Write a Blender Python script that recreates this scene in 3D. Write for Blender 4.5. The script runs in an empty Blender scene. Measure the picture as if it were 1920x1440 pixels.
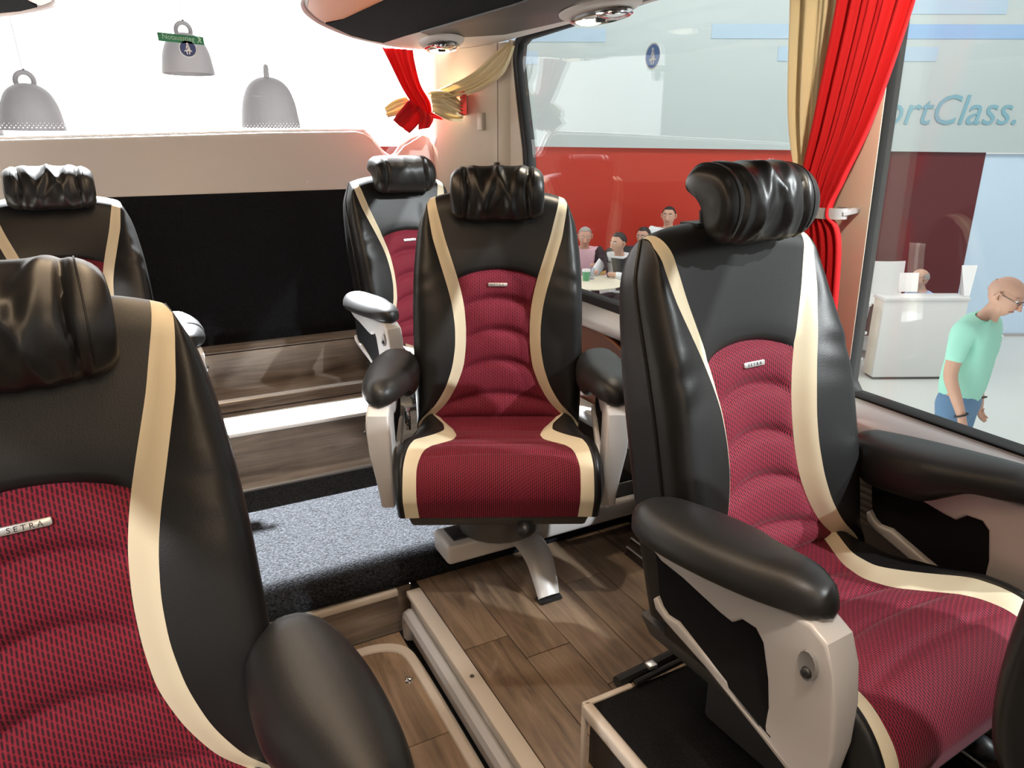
import bpy, bmesh, math, random
import numpy as np
from math import radians as R, sin, cos, pi
from mathutils import Vector, Matrix, Euler
random.seed(7)
S = bpy.context.scene
COL = S.collection
H = 1.41                      # eye height above the aisle floor; every z below is given relative to the eye

# ------------------------------------------------------------------ camera, world, lights, exposure
cam_d = bpy.data.cameras.new('camera'); cam = bpy.data.objects.new('camera', cam_d); COL.objects.link(cam)
cam_d.sensor_width = 36.0; cam_d.lens = 1346.0/1920*36.0; cam_d.clip_start = 0.02; cam_d.clip_end = 200
_yaw, _pitch, _roll = R(27.77), R(18.42), R(0.1)
fw = Vector((sin(_yaw)*cos(_pitch), cos(_yaw)*cos(_pitch), -sin(_pitch)))
rt = Vector((cos(_yaw), -sin(_yaw), 0)); up = rt.cross(fw)
r2 = rt*cos(_roll)+up*sin(_roll); u2 = -rt*sin(_roll)+up*cos(_roll)
M = Matrix((r2, u2, -fw)).transposed().to_4x4(); M.translation = Vector((0, 0, H)); cam.matrix_world = M
S.camera = cam

W = bpy.data.worlds.new('hall_light'); S.world = W; W.use_nodes = True
W.node_tree.nodes['Background'].inputs[0].default_value = (1.0, 0.985, 0.98, 1)
W.node_tree.nodes['Background'].inputs[1].default_value = 0.75

def aim(o, loc, tgt):
    o.location = Vector(loc)+Vector((0, 0, H))
    d = Vector(tgt)-Vector(loc); o.rotation_euler = d.to_track_quat('-Z', 'Y').to_euler()
def spot(name, loc, tgt, power, col, ang=40, blend=0.15, size=0.05):
    l = bpy.data.lights.new(name, 'SPOT'); l.energy = power; l.color = col; l.spot_size = R(ang); l.spot_blend = blend; l.shadow_soft_size = size
    o = bpy.data.objects.new(name, l); COL.objects.link(o); aim(o, loc, tgt); return o
def area(name, loc, tgt, power, col, sx, sy):
    l = bpy.data.lights.new(name, 'AREA'); l.shape = 'RECTANGLE'; l.size = sx; l.size_y = sy; l.energy = power; l.color = col
    o = bpy.data.objects.new(name, l); COL.objects.link(o); aim(o, loc, tgt); return o

# hall spotlight behind the coach, throwing hard light over the rear shelf
spot('hall_spot_rear', (0.75, 8.2, 6.3), (0.45, 2.3, -1.1), 90000, (0.95, 0.97, 1.0), 26, 0.1, 0.06)
# hall spotlights over the stand beside the coach, shining in under the top edge of the side windows
spot('hall_spot_side', (3.7, -4.2, 3.4), (1.0, 1.15, -0.45), 3000, (0.97, 0.98, 1.0), 30, 0.2, 0.06)
spot('hall_spot_stand', (4.6, -2.2, 3.6), (0.95, 1.2, -0.6), 1700, (0.96, 0.98, 1.0), 30, 0.2, 0.06)
spot('hall_spot_front', (-3.6, -2.4, 2.5), (0.15, 1.1, -0.75), 1000, (1.0, 0.98, 0.95), 30, 0.2, 0.05)
# stand lighting on the white fascia, the red wall and the floor beside the coach
area('stand_light_panels', (6.7, 3.6, 3.4), (8.8, 5.8, -0.4), 170, (1.0, 0.97, 0.93), 7.0, 0.6)
# warm ceiling light strips of the coach
area('ceiling_strip_aisle', (0.25, 1.2, 0.66), (0.25, 1.2, -1), 17, (1.0, 0.74, 0.48), 0.25, 2.6)
area('ceiling_strip_front', (0.25, -1.2, 0.66), (0.25, -0.9, -1), 20, (1.0, 0.76, 0.52), 0.35, 1.8)

# added neutral spots overhead, there to brighten the seat cushions
spot('added_spot_middle', (0.30, 0.95, 0.70), (0.74, 1.55, -0.8), 38, (1.0, 0.93, 0.86), 26, 0.25, 0.02)
spot('added_spot_window', (0.36, 0.15, 0.70), (1.02, 0.56, -0.8), 34, (1.0, 0.93, 0.86), 24, 0.25, 0.02)
# reading lamps under the rack
spot('reading_spot_window', (1.06, 0.72, 0.325), (1.44, 1.16, 0.0), 14, (1.0, 0.86, 0.66), 75, 0.5, 0.02)
spot('reading_spot_rear', (1.19, 2.84, 0.345), (1.15, 2.55, -0.8), 5, (1.0, 0.86, 0.66), 80, 0.5, 0.02)
spot('reading_spot_middle', (1.33, 1.98, 0.345), (1.15, 1.60, -0.9), 20, (1.0, 0.86, 0.66), 70, 0.4, 0.02)

S.view_settings.view_transform = 'Standard'; S.view_settings.look = 'None'
S.view_settings.gamma = 1.0; S.view_settings.use_curve_mapping = False; S.view_settings.exposure = 0.1

# ------------------------------------------------------------------ materials
def mat(name, col, rough=0.5, metal=0.0, spec=0.5, bump=None, **kw):
    m = bpy.data.materials.new(name); m.use_nodes = True
    b = m.node_tree.nodes['Principled BSDF']
    b.inputs['Base Color'].default_value = (*col, 1); b.inputs['Roughness'].default_value = rough
    b.inputs['Metallic'].default_value = metal; b.inputs['Specular IOR Level'].default_value = spec
    for k, v in kw.items(): b.inputs[k].default_value = v
    if bump:
        sc, st = bump; nt = m.node_tree
        tc = nt.nodes.new('ShaderNodeTexCoord'); n = nt.nodes.new('ShaderNodeTexNoise'); n.inputs['Scale'].default_value = sc; n.inputs['Detail'].default_value = 3
        bp = nt.nodes.new('ShaderNodeBump'); bp.inputs['Strength'].default_value = st; bp.inputs['Distance'].default_value = 0.002
        nt.links.new(tc.outputs['Object'], n.inputs['Vector']); nt.links.new(n.outputs['Fac'], bp.inputs['Height']); nt.links.new(bp.outputs['Normal'], b.inputs['Normal'])
    return m
def _math(nt, op, a, b=None, c=None):
    n = nt.nodes.new('ShaderNodeMath'); n.operation = op
    for i, v in enumerate((a, b, c)):
        if v is None: continue
        if isinstance(v, (int, float)): n.inputs[i].default_value = v
        else: nt.links.new(v, n.inputs[i])
    return n.outputs[0]

def fabric_mat():
    m = bpy.data.materials.new('red_woven_fabric'); m.use_nodes = True; nt = m.node_tree; b = nt.nodes['Principled BSDF']
    uv = nt.nodes.new('ShaderNodeUVMap'); uv.uv_map = 'UVMap'
    sep = nt.nodes.new('ShaderNodeSeparateXYZ'); nt.links.new(uv.outputs[0], sep.inputs[0])
    a0 = _math(nt, 'MULTIPLY', sep.outputs[0], 190.0)
    row = _math(nt, 'ADD', _math(nt, 'MULTIPLY', sep.outputs[1], 96.0), _math(nt, 'MULTIPLY', _math(nt, 'FLOOR', a0), 0.37))
    fr = _math(nt, 'FRACT', row)
    a = _math(nt, 'ADD', _math(nt, 'FRACT', a0), _math(nt, 'MULTIPLY', _math(nt, 'SUBTRACT', fr, 0.5), 0.10))
    fx = _math(nt, 'MULTIPLY', _math(nt, 'ABSOLUTE', _math(nt, 'SUBTRACT', a, 0.5)), 1.40)   # across a slit between two threads
    fy = _math(nt, 'MULTIPLY', _math(nt, 'ABSOLUTE', _math(nt, 'SUBTRACT', fr, 0.5)), 0.80)  # along it
    d = _math(nt, 'POWER', _math(nt, 'ADD', _math(nt, 'POWER', fx, 3.0), _math(nt, 'POWER', fy, 3.0)), 0.3333)
    mr = nt.nodes.new('ShaderNodeMapRange'); mr.interpolation_type = 'SMOOTHSTEP'
    mr.inputs['From Min'].default_value = 0.24; mr.inputs['From Max'].default_value = 0.46; mr.inputs['To Min'].default_value = 0; mr.inputs['To Max'].default_value = 1
    nt.links.new(d, mr.inputs['Value'])
    mix = nt.nodes.new('ShaderNodeMix'); mix.data_type = 'RGBA'
    mix.inputs['A'].default_value = (0.030, 0.006, 0.011, 1); mix.inputs['B'].default_value = (0.215, 0.012, 0.029, 1)
    nt.links.new(mr.outputs[0], mix.inputs['Factor']); nt.links.new(mix.outputs['Result'], b.inputs['Base Color'])
    bp = nt.nodes.new('ShaderNodeBump'); bp.inputs['Strength'].default_value = 0.5; bp.inputs['Distance'].default_value = 0.001
    nt.links.new(mr.outputs[0], bp.inputs['Height']); nt.links.new(bp.outputs[0], b.inputs['Normal'])
    b.inputs['Roughness'].default_value = 0.75; b.inputs['Sheen Weight'].default_value = 0.15; b.inputs['Sheen Roughness'].default_value = 0.4
    b.inputs['Sheen Tint'].default_value = (1, 0.6, 0.65, 1); b.inputs['Specular IOR Level'].default_value = 0.25
    return m

def wood_mat(name, c1, c2, along='Y', scale=1.0, rough=0.42):
    m = bpy.data.materials.new(name); m.use_nodes = True; nt = m.node_tree; b = nt.nodes['Principled BSDF']
    tc = nt.nodes.new('ShaderNodeTexCoord'); oi = nt.nodes.new('ShaderNodeObjectInfo')
    mp = nt.nodes.new('ShaderNodeMapping')
    s = {'X': (1.2, 14, 14), 'Y': (14, 1.2, 14), 'Z': (14, 14, 1.2)}[along]
    mp.inputs['Scale'].default_value = tuple(v*scale for v in s)
    off = nt.nodes.new('ShaderNodeVectorMath'); off.operation = 'ADD'
    cb = nt.nodes.new('ShaderNodeCombineXYZ'); k = _math(nt, 'MULTIPLY', oi.outputs['Random'], 37.0)
    for i in range(3): nt.links.new(k, cb.inputs[i])
    nt.links.new(tc.outputs['Object'], mp.inputs[0]); nt.links.new(mp.outputs[0], off.inputs[0]); nt.links.new(cb.outputs[0], off.inputs[1])
    n1 = nt.nodes.new('ShaderNodeTexNoise'); n1.inputs['Scale'].default_value = 1.6; n1.inputs['Detail'].default_value = 8; n1.inputs['Roughness'].default_value = 0.68; n1.inputs['Distortion'].default_value = 1.1
    nt.links.new(off.outputs[0], n1.inputs['Vector'])
    n2 = nt.nodes.new('ShaderNodeTexNoise'); n2.inputs['Scale'].default_value = 5.0; n2.inputs['Detail'].default_value = 4
    mp2 = nt.nodes.new('ShaderNodeMapping'); nt.links.new(tc.outputs['Object'], mp2.inputs[0]); nt.links.new(mp2.outputs[0], n2.inputs['Vector'])
    cr = nt.nodes.new('ShaderNodeValToRGB'); cr.color_ramp.elements[0].position = 0.33; cr.color_ramp.elements[1].position = 0.68
    cr.color_ramp.elements[0].color = (*c1, 1); cr.color_ramp.elements[1].color = (*c2, 1)
    v = _math(nt, 'ADD', _math(nt, 'MULTIPLY', n1.outputs['Fac'], 0.72), _math(nt, 'MULTIPLY', n2.outputs['Fac'], 0.28))
    v = _math(nt, 'ADD', v, _math(nt, 'MULTIPLY', _math(nt, 'SUBTRACT', oi.outputs['Random'], 0.5), 0.10))
    nt.links.new(v, cr.inputs[0]); nt.links.new(cr.outputs[0], b.inputs['Base Color'])
    bp = nt.nodes.new('ShaderNodeBump'); bp.inputs['Strength'].default_value = 0.12; bp.inputs['Distance'].default_value = 0.002
    nt.links.new(n1.outputs['Fac'], bp.inputs['Height']); nt.links.new(bp.outputs[0], b.inputs['Normal'])
    b.inputs['Roughness'].default_value = rough
    return m

def carpet_mat(name, c1, c2, sc=260):
    m = bpy.data.materials.new(name); m.use_nodes = True; nt = m.node_tree; b = nt.nodes['Principled BSDF']
    tc = nt.nodes.new('ShaderNodeTexCoord'); n = nt.nodes.new('ShaderNodeTexVoronoi'); n.inputs['Scale'].default_value = sc
    n2 = nt.nodes.new('ShaderNodeTexNoise'); n2.inputs['Scale'].default_value = sc*0.8; n2.inputs['Detail'].default_value = 3
    for q in (n, n2): nt.links.new(tc.outputs['Object'], q.inputs['Vector'])
    cr = nt.nodes.new('ShaderNodeValToRGB'); cr.color_ramp.elements[0].position = 0.3; cr.color_ramp.elements[1].position = 0.72
    cr.color_ramp.elements[0].color = (*c1, 1); cr.color_ramp.elements[1].color = (*c2, 1)
    nt.links.new(n2.outputs['Fac'], cr.inputs[0]); nt.links.new(cr.outputs[0], b.inputs['Base Color'])
    bp = nt.nodes.new('ShaderNodeBump'); bp.inputs['Strength'].default_value = 0.9; bp.inputs['Distance'].default_value = 0.004; bp.invert = True
    nt.links.new(n.outputs['Distance'], bp.inputs['Height']); nt.links.new(bp.outputs[0], b.inputs['Normal'])
    b.inputs['Roughness'].default_value = 0.95; b.inputs['Specular IOR Level'].default_value = 0.1
    return m

def glass_mat():
    m = bpy.data.materials.new('coach_window_glass'); m.use_nodes = True; nt = m.node_tree; nt.nodes.remove(nt.nodes['Principled BSDF'])
    out = nt.nodes['Material Output']; t = nt.nodes.new('ShaderNodeBsdfTransparent'); t.inputs[0].default_value = (0.965, 0.985, 0.98, 1)
    g = nt.nodes.new('ShaderNodeBsdfGlossy'); g.inputs['Roughness'].default_value = 0.0
    ge = nt.nodes.new('ShaderNodeNewGeometry'); dt = nt.nodes.new('ShaderNodeVectorMath'); dt.operation = 'DOT_PRODUCT'
    nt.links.new(ge.outputs['Normal'], dt.inputs[0]); nt.links.new(ge.outputs['Incoming'], dt.inputs[1])
    fac = _math(nt, 'ADD', _math(nt, 'MULTIPLY', _math(nt, 'POWER', _math(nt, 'SUBTRACT', 1.0, _math(nt, 'ABSOLUTE', dt.outputs['Value'])), 5.0), 0.97), 0.03)
    mx = nt.nodes.new('ShaderNodeMixShader'); nt.links.new(fac, mx.inputs[0]); nt.links.new(t.outputs[0], mx.inputs[1]); nt.links.new(g.outputs[0], mx.inputs[2])
    nt.links.new(mx.outputs[0], out.inputs[0]); return m
def emit_mat(name, col, st):
    m = mat(name, col, 0.4); b = m.node_tree.nodes['Principled BSDF']
    b.inputs['Emission Color'].default_value = (*col, 1); b.inputs['Emission Strength'].default_value = st; return m

LEATHER = mat('black_leather', (0.010, 0.0098, 0.010), 0.40, 0, 0.36, bump=(420, 0.10))
LEATHER_S = mat('smooth_black_leather', (0.012, 0.0112, 0.011), 0.37, 0, 0.5, bump=(300, 0.05))
PADM = mat('armrest_leather', (0.014, 0.0135, 0.0135), 0.42, 0, 0.42, bump=(500, 0.08))
FABRIC = fabric_mat()
CREAM = mat('cream_leather', (0.72, 0.63, 0.45), 0.45, 0, 0.4, bump=(380, 0.06))
SILVER = mat('silver_grey_plastic', (0.62, 0.60, 0.59), 0.42, 0.15, 0.5)
METAL = mat('brushed_metal', (0.62, 0.61, 0.60), 0.32, 0.8)
CHROME = mat('chrome', (0.85, 0.85, 0.86), 0.08, 1.0)
DARKMET = mat('dark_grey_metal', (0.12, 0.115, 0.11), 0.4, 0.5)
BLACKP = mat('black_plastic', (0.012, 0.012, 0.013), 0.45)
POCKET = mat('black_pocket_cloth', (0.010, 0.010, 0.011), 0.9, 0, 0.15, bump=(600, 0.15))
BLACKCARPET = carpet_mat('black_felt_carpet', (0.004, 0.004, 0.005), (0.012, 0.012, 0.014), 300)
RUBMAT = carpet_mat('black_ribbed_mat', (0.008, 0.008, 0.009), (0.020, 0.020, 0.021), 420)
GREYCARPET = carpet_mat('charcoal_loop_carpet', (0.004, 0.0043, 0.005), (0.032, 0.034, 0.039), 190)
BEIGE = mat('beige_panel_plastic', (0.50, 0.45, 0.415), 0.45, 0, 0.4)
BEIGE2 = mat('pillar_cream_plastic', (0.66, 0.58, 0.47), 0.5, 0, 0.4)
TRIMCREAM = mat('cream_painted_trim', (0.62, 0.55, 0.48), 0.38, 0.1)
SILL = mat('grey_sill_trim', (0.46, 0.455, 0.46), 0.42, 0.2)
RUBBER = mat('black_window_rubber', (0.009, 0.009, 0.009), 0.6, 0, 0.25)
DOORCARD = mat('rust_brown_panel', (0.17, 0.055, 0.024), 0.45)
DARKPANEL = mat('dark_brown_side_panel', (0.055, 0.038, 0.028), 0.6, bump=(150, 0.2))
PLANKM = wood_mat('oak_vinyl_planks', (0.085, 0.055, 0.036), (0.36, 0.25, 0.165), 'Y')
STEPWOOD = wood_mat('grey_oak_step_vinyl', (0.07, 0.050, 0.038), (0.30, 0.245, 0.20), 'X')
GLASS = glass_mat()
FROST = mat('white_nosing', (0.80, 0.79, 0.78), 0.35)
WHITEGLOW = mat('white_shelf_edge', (0.85, 0.83, 0.83), 0.4)
def cloth_mat(name, col):
    m = mat(name, col, 0.75, 0, 0.25, bump=(700, 0.12)); nt = m.node_tree; b = nt.nodes['Principled BSDF']
    tl = nt.nodes.new('ShaderNodeBsdfTranslucent'); tl.inputs[0].default_value = (*col, 1); mx = nt.nodes.new('ShaderNodeMixShader'); mx.inputs[0].default_value = 0.12
    nt.links.new(b.outputs[0], mx.inputs[1]); nt.links.new(tl.outputs[0], mx.inputs[2]); nt.links.new(mx.outputs[0], nt.nodes['Material Output'].inputs[0]); return m
REDC = cloth_mat('red_curtain_cloth', (0.66, 0.014, 0.018))
CREAMC = cloth_mat('cream_curtain_cloth', (0.85, 0.72, 0.46))
COPPER = mat('copper_orange_gloss', (0.66, 0.25, 0.085), 0.30, 0.0, 0.3)
RACKTRIM = mat('brown_service_channel', (0.05, 0.041, 0.036), 0.5)
BELL = mat('pale_grey_bell_shade', (0.36, 0.335, 0.345), 0.6)
WHITE = mat('white_laminate', (0.80, 0.80, 0.79), 0.35)
WHITEP = mat('white_board', (0.78, 0.81, 0.81), 0.6)
FASCIA = mat('pale_aqua_white_fascia', (0.47, 0.54, 0.545), 0.6)
BLUE1 = mat('pale_blue_block', (0.40, 0.53, 0.65), 0.6)
BLUE2 = mat('blue_block', (0.27, 0.44, 0.68), 0.6)
TEAL = mat('grey_teal_lettering', (0.20, 0.40, 0.48), 0.5)
REDWALL = mat('orange_red_wall', (0.48, 0.026, 0.008), 0.5)
REDWALL_SHADE = mat('shaded_red_wall', (0.10, 0.006, 0.010), 0.4)  # red wall with shade and reflections put into the colour
PALEBLUE = mat('pale_sky_blue_wall', (0.60, 0.76, 0.92), 0.6)
HALLFLOOR = mat('pale_grey_hall_floor', (0.66, 0.69, 0.66), 0.35)
GREEN = mat('sign_green', (0.005, 0.20, 0.09), 0.4)
SIGNTXT = mat('pale_green_lettering', (0.35, 0.62, 0.45), 0.4)
NAVY = mat('sticker_navy', (0.02, 0.05, 0.17), 0.4)
STBLUE = mat('sticker_blue', (0.10, 0.24, 0.62), 0.4)
STWHITE = mat('sticker_white', (0.85, 0.86, 0.88), 0.4)
HREDM = mat('hammer_holder_red', (0.72, 0.05, 0.03), 0.4)
HGREEN = mat('hammer_holder_green', (0.01, 0.16, 0.07), 0.4)
LENS = emit_mat('reading_lamp_lens', (1.0, 0.86, 0.66), 2.5)
SKIN = mat('skin', (0.56, 0.32, 0.23), 0.55)
SKIN2 = mat('tanned_skin', (0.42, 0.22, 0.15), 0.55)
HAIRD = mat('dark_hair', (0.02, 0.014, 0.011), 0.6)
HAIRG = mat('grey_hair', (0.34, 0.31, 0.29), 0.7)
EYE = mat('dark_eye', (0.02, 0.015, 0.012), 0.3)
LIP = mat('lip', (0.36, 0.13, 0.10), 0.5)
SHIRTW = mat('white_shirt', (0.80, 0.82, 0.84), 0.8)
MINT = mat('mint_shirt', (0.34, 0.68, 0.55), 0.85)
JEANS = mat('blue_jeans', (0.12, 0.22, 0.36), 0.85, bump=(90, 0.3))
DARKCLOTH = mat('dark_suit_cloth', (0.03, 0.026, 0.03), 0.85)
PINKSHIRT = mat('pale_pink_shirt', (0.75, 0.48, 0.55), 0.8)
BLUESHIRT = mat('pale_blue_shirt', (0.38, 0.50, 0.78), 0.8)
MAGENTA = mat('dark_magenta_top', (0.25, 0.02, 0.07), 0.8)
SHOE = mat('dark_shoe', (0.03, 0.022, 0.018), 0.5)
PAPER = mat('white_paper', (0.85, 0.85, 0.83), 0.8)
YELLOW = mat('warm_yellow_plastic', (0.85, 0.62, 0.20), 0.5)
GREENCUP = mat('green_cup', (0.10, 0.35, 0.18), 0.5)

# ------------------------------------------------------------------ mesh helpers
LOC = {}
class MB:
    def __init__(s): s.v = []; s.f = []; s.uv = None; s.sm = True
    def add(s, vs, fs):
        k = len(s.v); s.v += [tuple(map(float, p)) for p in vs]; s.f += [tuple(i+k for i in f) for f in fs]; return s
    def box(s, x0, x1, y0, y1, z0, z1):
        vs = [(x, y, z) for z in (z0, z1) for y in (y0, y1) for x in (x0, x1)]
        return s.add(vs, [(0, 2, 3, 1), (4, 5, 7, 6), (0, 1, 5, 4), (2, 6, 7, 3), (0, 4, 6, 2), (1, 3, 7, 5)])
    def hexa(s, p):   # 8 points: bottom ring 0-3, top ring 4-7
        return s.add(p, [(3, 2, 1, 0), (4, 5, 6, 7), (0, 1, 5, 4), (1, 2, 6, 5), (2, 3, 7, 6), (3, 0, 4, 7)])
    def prism(s, poly, f0, f1):   # poly: 2d points, f0/f1 map (a,b) -> xyz for the two ends
        n = len(poly); vs = [f0(*p) for p in poly]+[f1(*p) for p in poly]
        return s.add(vs, [tuple(range(n))[::-1], tuple(range(n, 2*n))]+[(i, (i+1) % n, n+(i+1) % n, n+i) for i in range(n)])
    def grid(s, P, cu=False, cv=False):
        nr, nc = len(P), len(P[0]); vs = [p for r in P for p in r]; fs = []
        for i in range(nr if cu else nr-1):
            for j in range(nc if cv else nc-1):
                a, b = i, (i+1) % nr; c, d = j, (j+1) % nc
                fs.append((a*nc+c, a*nc+d, b*nc+d, b*nc+c))
        return s.add(vs, fs)
    def tube(s, path, r, n=8, caps=True, flat=1.0):
        path = [Vector(p) for p in path]; rs = r if isinstance(r, (list, tuple)) else [r]*len(path)
        rings = []; prev = None
        for i, p in enumerate(path):
            t = (path[min(i+1, len(path)-1)]-path[max(i-1, 0)]).normalized()
            a = prev if prev is not None else (Vector((0, 0, 1)) if abs(t.z) < 0.9 else Vector((1, 0, 0)))
            a = (a-t*a.dot(t)).normalized(); prev = a; b = t.cross(a)
            rings.append([p+(a*cos(2*pi*k/n)*flat+b*sin(2*pi*k/n))*rs[i] for k in range(n)])
        s.grid(rings, cv=True)
        if caps:
            k = len(s.v)-len(path)*n
            s.f.append(tuple(range(k, k+n))[::-1]); s.f.append(tuple(range(len(s.v)-n, len(s.v))))
        return s
    def lathe(s, prof, c=(0, 0, 0), n=24, axis='z'):
        rings = []
        for r, h in prof:
            ring = []
            for k in range(n):
                a = 2*pi*k/n; x, y = r*cos(a), r*sin(a)
                ring.append({'z': (c[0]+x, c[1]+y, c[2]+h), 'x': (c[0]+h, c[1]+x, c[2]+y), 'y': (c[0]+x, c[1]+h, c[2]+y)}[axis])
            rings.append(ring)
        return s.grid(rings, cv=True)
    def ball(s, c, r, nu=10, nv=14):
        rr = r if isinstance(r, (tuple, list)) else (r, r, r)
        P = [[(c[0]+rr[0]*sin(pi*i/nu)*cos(2*pi*j/nv), c[1]+rr[1]*sin(pi*i/nu)*sin(2*pi*j/nv), c[2]+rr[2]*cos(pi*i/nu)) for j in range(nv)] for i in range(nu+1)]
        return s.grid(P, cv=True)
    def mesh(s, name, bevel=0, seg=2, smooth=True, angle=35, weld=False):
        me = bpy.data.meshes.new(name); me.from_pydata(s.v, [], s.f); me.validate()
        if s.uv is not None and len(s.uv) == len(s.v):
            ul = me.uv_layers.new(name='UVMap')
            for l in me.loops: ul.data[l.index].uv = s.uv[l.vertex_index]
        bm = bmesh.new(); bm.from_mesh(me)
        if weld: bmesh.ops.remove_doubles(bm, verts=bm.verts, dist=1e-5)
        bmesh.ops.recalc_face_normals(bm, faces=bm.faces)
        if bevel:
            es = [e for e in bm.edges if len(e.link_faces) == 2 and e.calc_face_angle(0) > R(30)]
            bmesh.ops.bevel(bm, geom=es, offset=bevel, segments=seg, profile=0.5, affect='EDGES', clamp_overlap=True)
        for f in bm.faces: f.smooth = smooth
        if smooth:
            for e in bm.edges:
                if len(e.link_faces) == 2 and e.calc_face_angle(0) > R(angle): e.smooth = False
        bm.to_mesh(me); bm.free(); return me

def props(o, **kw):
    for k, v in kw.items():
        if v is not None: o[k] = v
    return o
def link(name, me, m, parent=None):
    o = bpy.data.objects.new(name, me); COL.objects.link(o)
    if m is not None and not me.materials:
        for q in (m if isinstance(m, (list, tuple)) else [m]): me.materials.append(q)
    o.parent = parent
    return o
def _basepoint(me):
    c = np.empty(len(me.vertices)*3); me.vertices.foreach_get('co', c); c = c.reshape(-1, 3)
    return Vector(((c[:, 0].min()+c[:, 0].max())/2, (c[:, 1].min()+c[:, 1].max())/2, c[:, 2].min()))
def top(name, mb, m, label=None, cat=None, group=None, kind=None, **kw):
    """one top-level mesh object from vertices given in eye-relative world coordinates"""
    me = mb.mesh(name, **kw) if isinstance(mb, MB) else mb
    b = _basepoint(me); me.transform(Matrix.Translation(-b))
    o = link(name, me, m); o.location = b+Vector((0, 0, H)); LOC[o.name] = b
    return props(o, label=label, category=cat, group=group, kind=kind)
def thing(name, loc, label=None, cat=None, group=None, rotz=0.0, kind=None):
    o = bpy.data.objects.new(name, None); COL.objects.link(o); o.empty_display_size = 0.1
    o.location = Vector(loc)+Vector((0, 0, H)); o.rotation_euler = (0, 0, rotz); LOC[o.name] = Vector(loc)
    return props(o, label=label, category=cat, group=group, kind=kind)
def root_of(o):
    while o.parent: o = o.parent
    return o
def part(name, mb, m, parent, world=False, label=None, kind=None, **kw):
    me = mb.mesh(name, **kw) if isinstance(mb, MB) else mb
    if world: me.transform(Matrix.Translation(-LOC[root_of(parent).name]))
    o = link(name, me, m, parent)
    return props(o, label=label, kind=kind)
def struct(name, mb, m, **kw): return top(name, mb, m, kind='structure', **kw)
def text_mesh(s, size, shear=0.0, depth=0.0, align='LEFT'):
    c = bpy.data.curves.new('lettering', 'FONT'); c.body = s; c.size = size; c.shear = shear; c.extrude = depth; c.align_x = align; c.resolution_u = 3
    o = bpy.data.objects.new('lettering', c); COL.objects.link(o)
    dg = bpy.context.evaluated_depsgraph_get(); me = bpy.data.meshes.new_from_object(o.evaluated_get(dg)); me.materials.clear()
    bpy.data.objects.remove(o); bpy.data.curves.remove(c); return me
def sm(a): a = min(max(a, 0.0), 1.0); return a*a*(3-2*a)
def smooth_interp(xs, ys, lo, hi, n=400, sig=8):
    g = np.linspace(lo, hi, n); v = np.interp(g, xs, ys)
    k = np.exp(-0.5*(np.arange(-3*sig, 3*sig+1)/sig)**2); k /= k.sum()
    v = np.convolve(np.pad(v, 3*sig, mode='reflect', reflect_type='odd'), k, mode='valid')
    return lambda x: float(np.interp(x, g, v))
def bez(p, n):
    p = [Vector(q) for q in p]; out = []
    for i in range(n+1):
        t = i/n; q = list(p)
        while len(q) > 1: q = [a.lerp(b, t) for a, b in zip(q, q[1:])]
        out.append(q[0])
    return out
def catmull(pts, n):
    P = [Vector(p) for p in pts]; P = [P[0]*2-P[1]]+P+[P[-1]*2-P[-2]]; out = []
    for i in range(1, len(P)-2):
        for k in range(n):
            t = k/n; a, b, c, d = P[i-1:i+3]
            out.append(0.5*((2*b)+(c-a)*t+(2*a-5*b+4*c-d)*t*t+(-a+3*b-3*c+d)*t**3))
    return out+[P[-2]]

# ------------------------------------------------------------------ the coach shell
WALLX = 1.50
def plank_field(parent, x0, x1, y0, y1, ztop, wid, ln, seed):
    rnd = random.Random(seed); cache = {}
    n = max(1, round((x1-x0)/wid)); w = (x1-x0)/n
    for i in range(n):
        xa = x0+i*w; off = rnd.random()*ln; y = y0-off
        while y < y1-1e-4:
            ya, yb = max(y, y0), min(y+ln, y1); y += ln
            if yb-ya < 0.03: continue
            g = 0.0012
            key = (round(w, 4), round(yb-ya, 3))
            if key not in cache:
                b = MB(); b.box(g-w/2, w/2-g, g-(yb-ya)/2, (yb-ya)/2-g, -0.006, 0.0); cache[key] = b.mesh('plank', bevel=0.0009, seg=1, smooth=False)
            o = link('plank', cache[key], PLANKM, parent)
            o.location = Vector((xa+w/2, (ya+yb)/2, ztop+rnd.uniform(-0.0004, 0.0002)))-LOC[parent.name]
# aisle floor, lower than the seat platforms
fl = struct('floor', MB().box(0.08, 0.60, -2.4, 1.80, -1.46, -1.417), BLACKP, smooth=False)
plank_field(fl, 0.09, 0.555, -0.3, 1.79, -1.41, 0.155, 0.95, 3)
# platform to the right of the aisle
pf = struct('floor_platform', MB().box(0.60, WALLX+0.03, -2.4, 1.80, -1.46, -1.257), BLACKP, smooth=False)
plank_field(pf, 0.615, 1.40, 0.25, 1.79, -1.25, 0.131, 0.86, 5)
struct('floor_platform', MB().box(-1.05, 0.08, -2.4, 1.80, -1.46, -1.25), STEPWOOD, smooth=False)
# metal edge profile along the platform
tr = thing('trim_1', (0.59, 0.4, -1.41), kind='structure')
b = MB().box(0.568, 0.612, -2.0, 1.745, -1.262, -1.243)
part('edge_profile', b, TRIMCREAM, tr, True, bevel=0.004)
b = MB().box(0.575, 0.60, -2.0, 1.73, -1.41, -1.262); part('side_panel', b, TRIMCREAM, tr, True, bevel=0.003)
b = MB().tube(bez([(0.566, -2.0, -1.305), (0.566, 1.70, -1.305)], 3)+bez([(0.566, 1.70, -1.305), (0.566, 1.735, -1.31), (0.572, 1.74, -1.36), (0.575, 1.74, -1.40)], 8), 0.022, 8)
part('rubbing_strip', b, SILL, tr, True)
for y in (1.33, 0.75):
    part('screw', MB().lathe([(0.0, 0.002), (0.005, 0.0018), (0.006, 0.0)], (0.590, y, -1.243), 10), DARKMET, tr, True)
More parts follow.
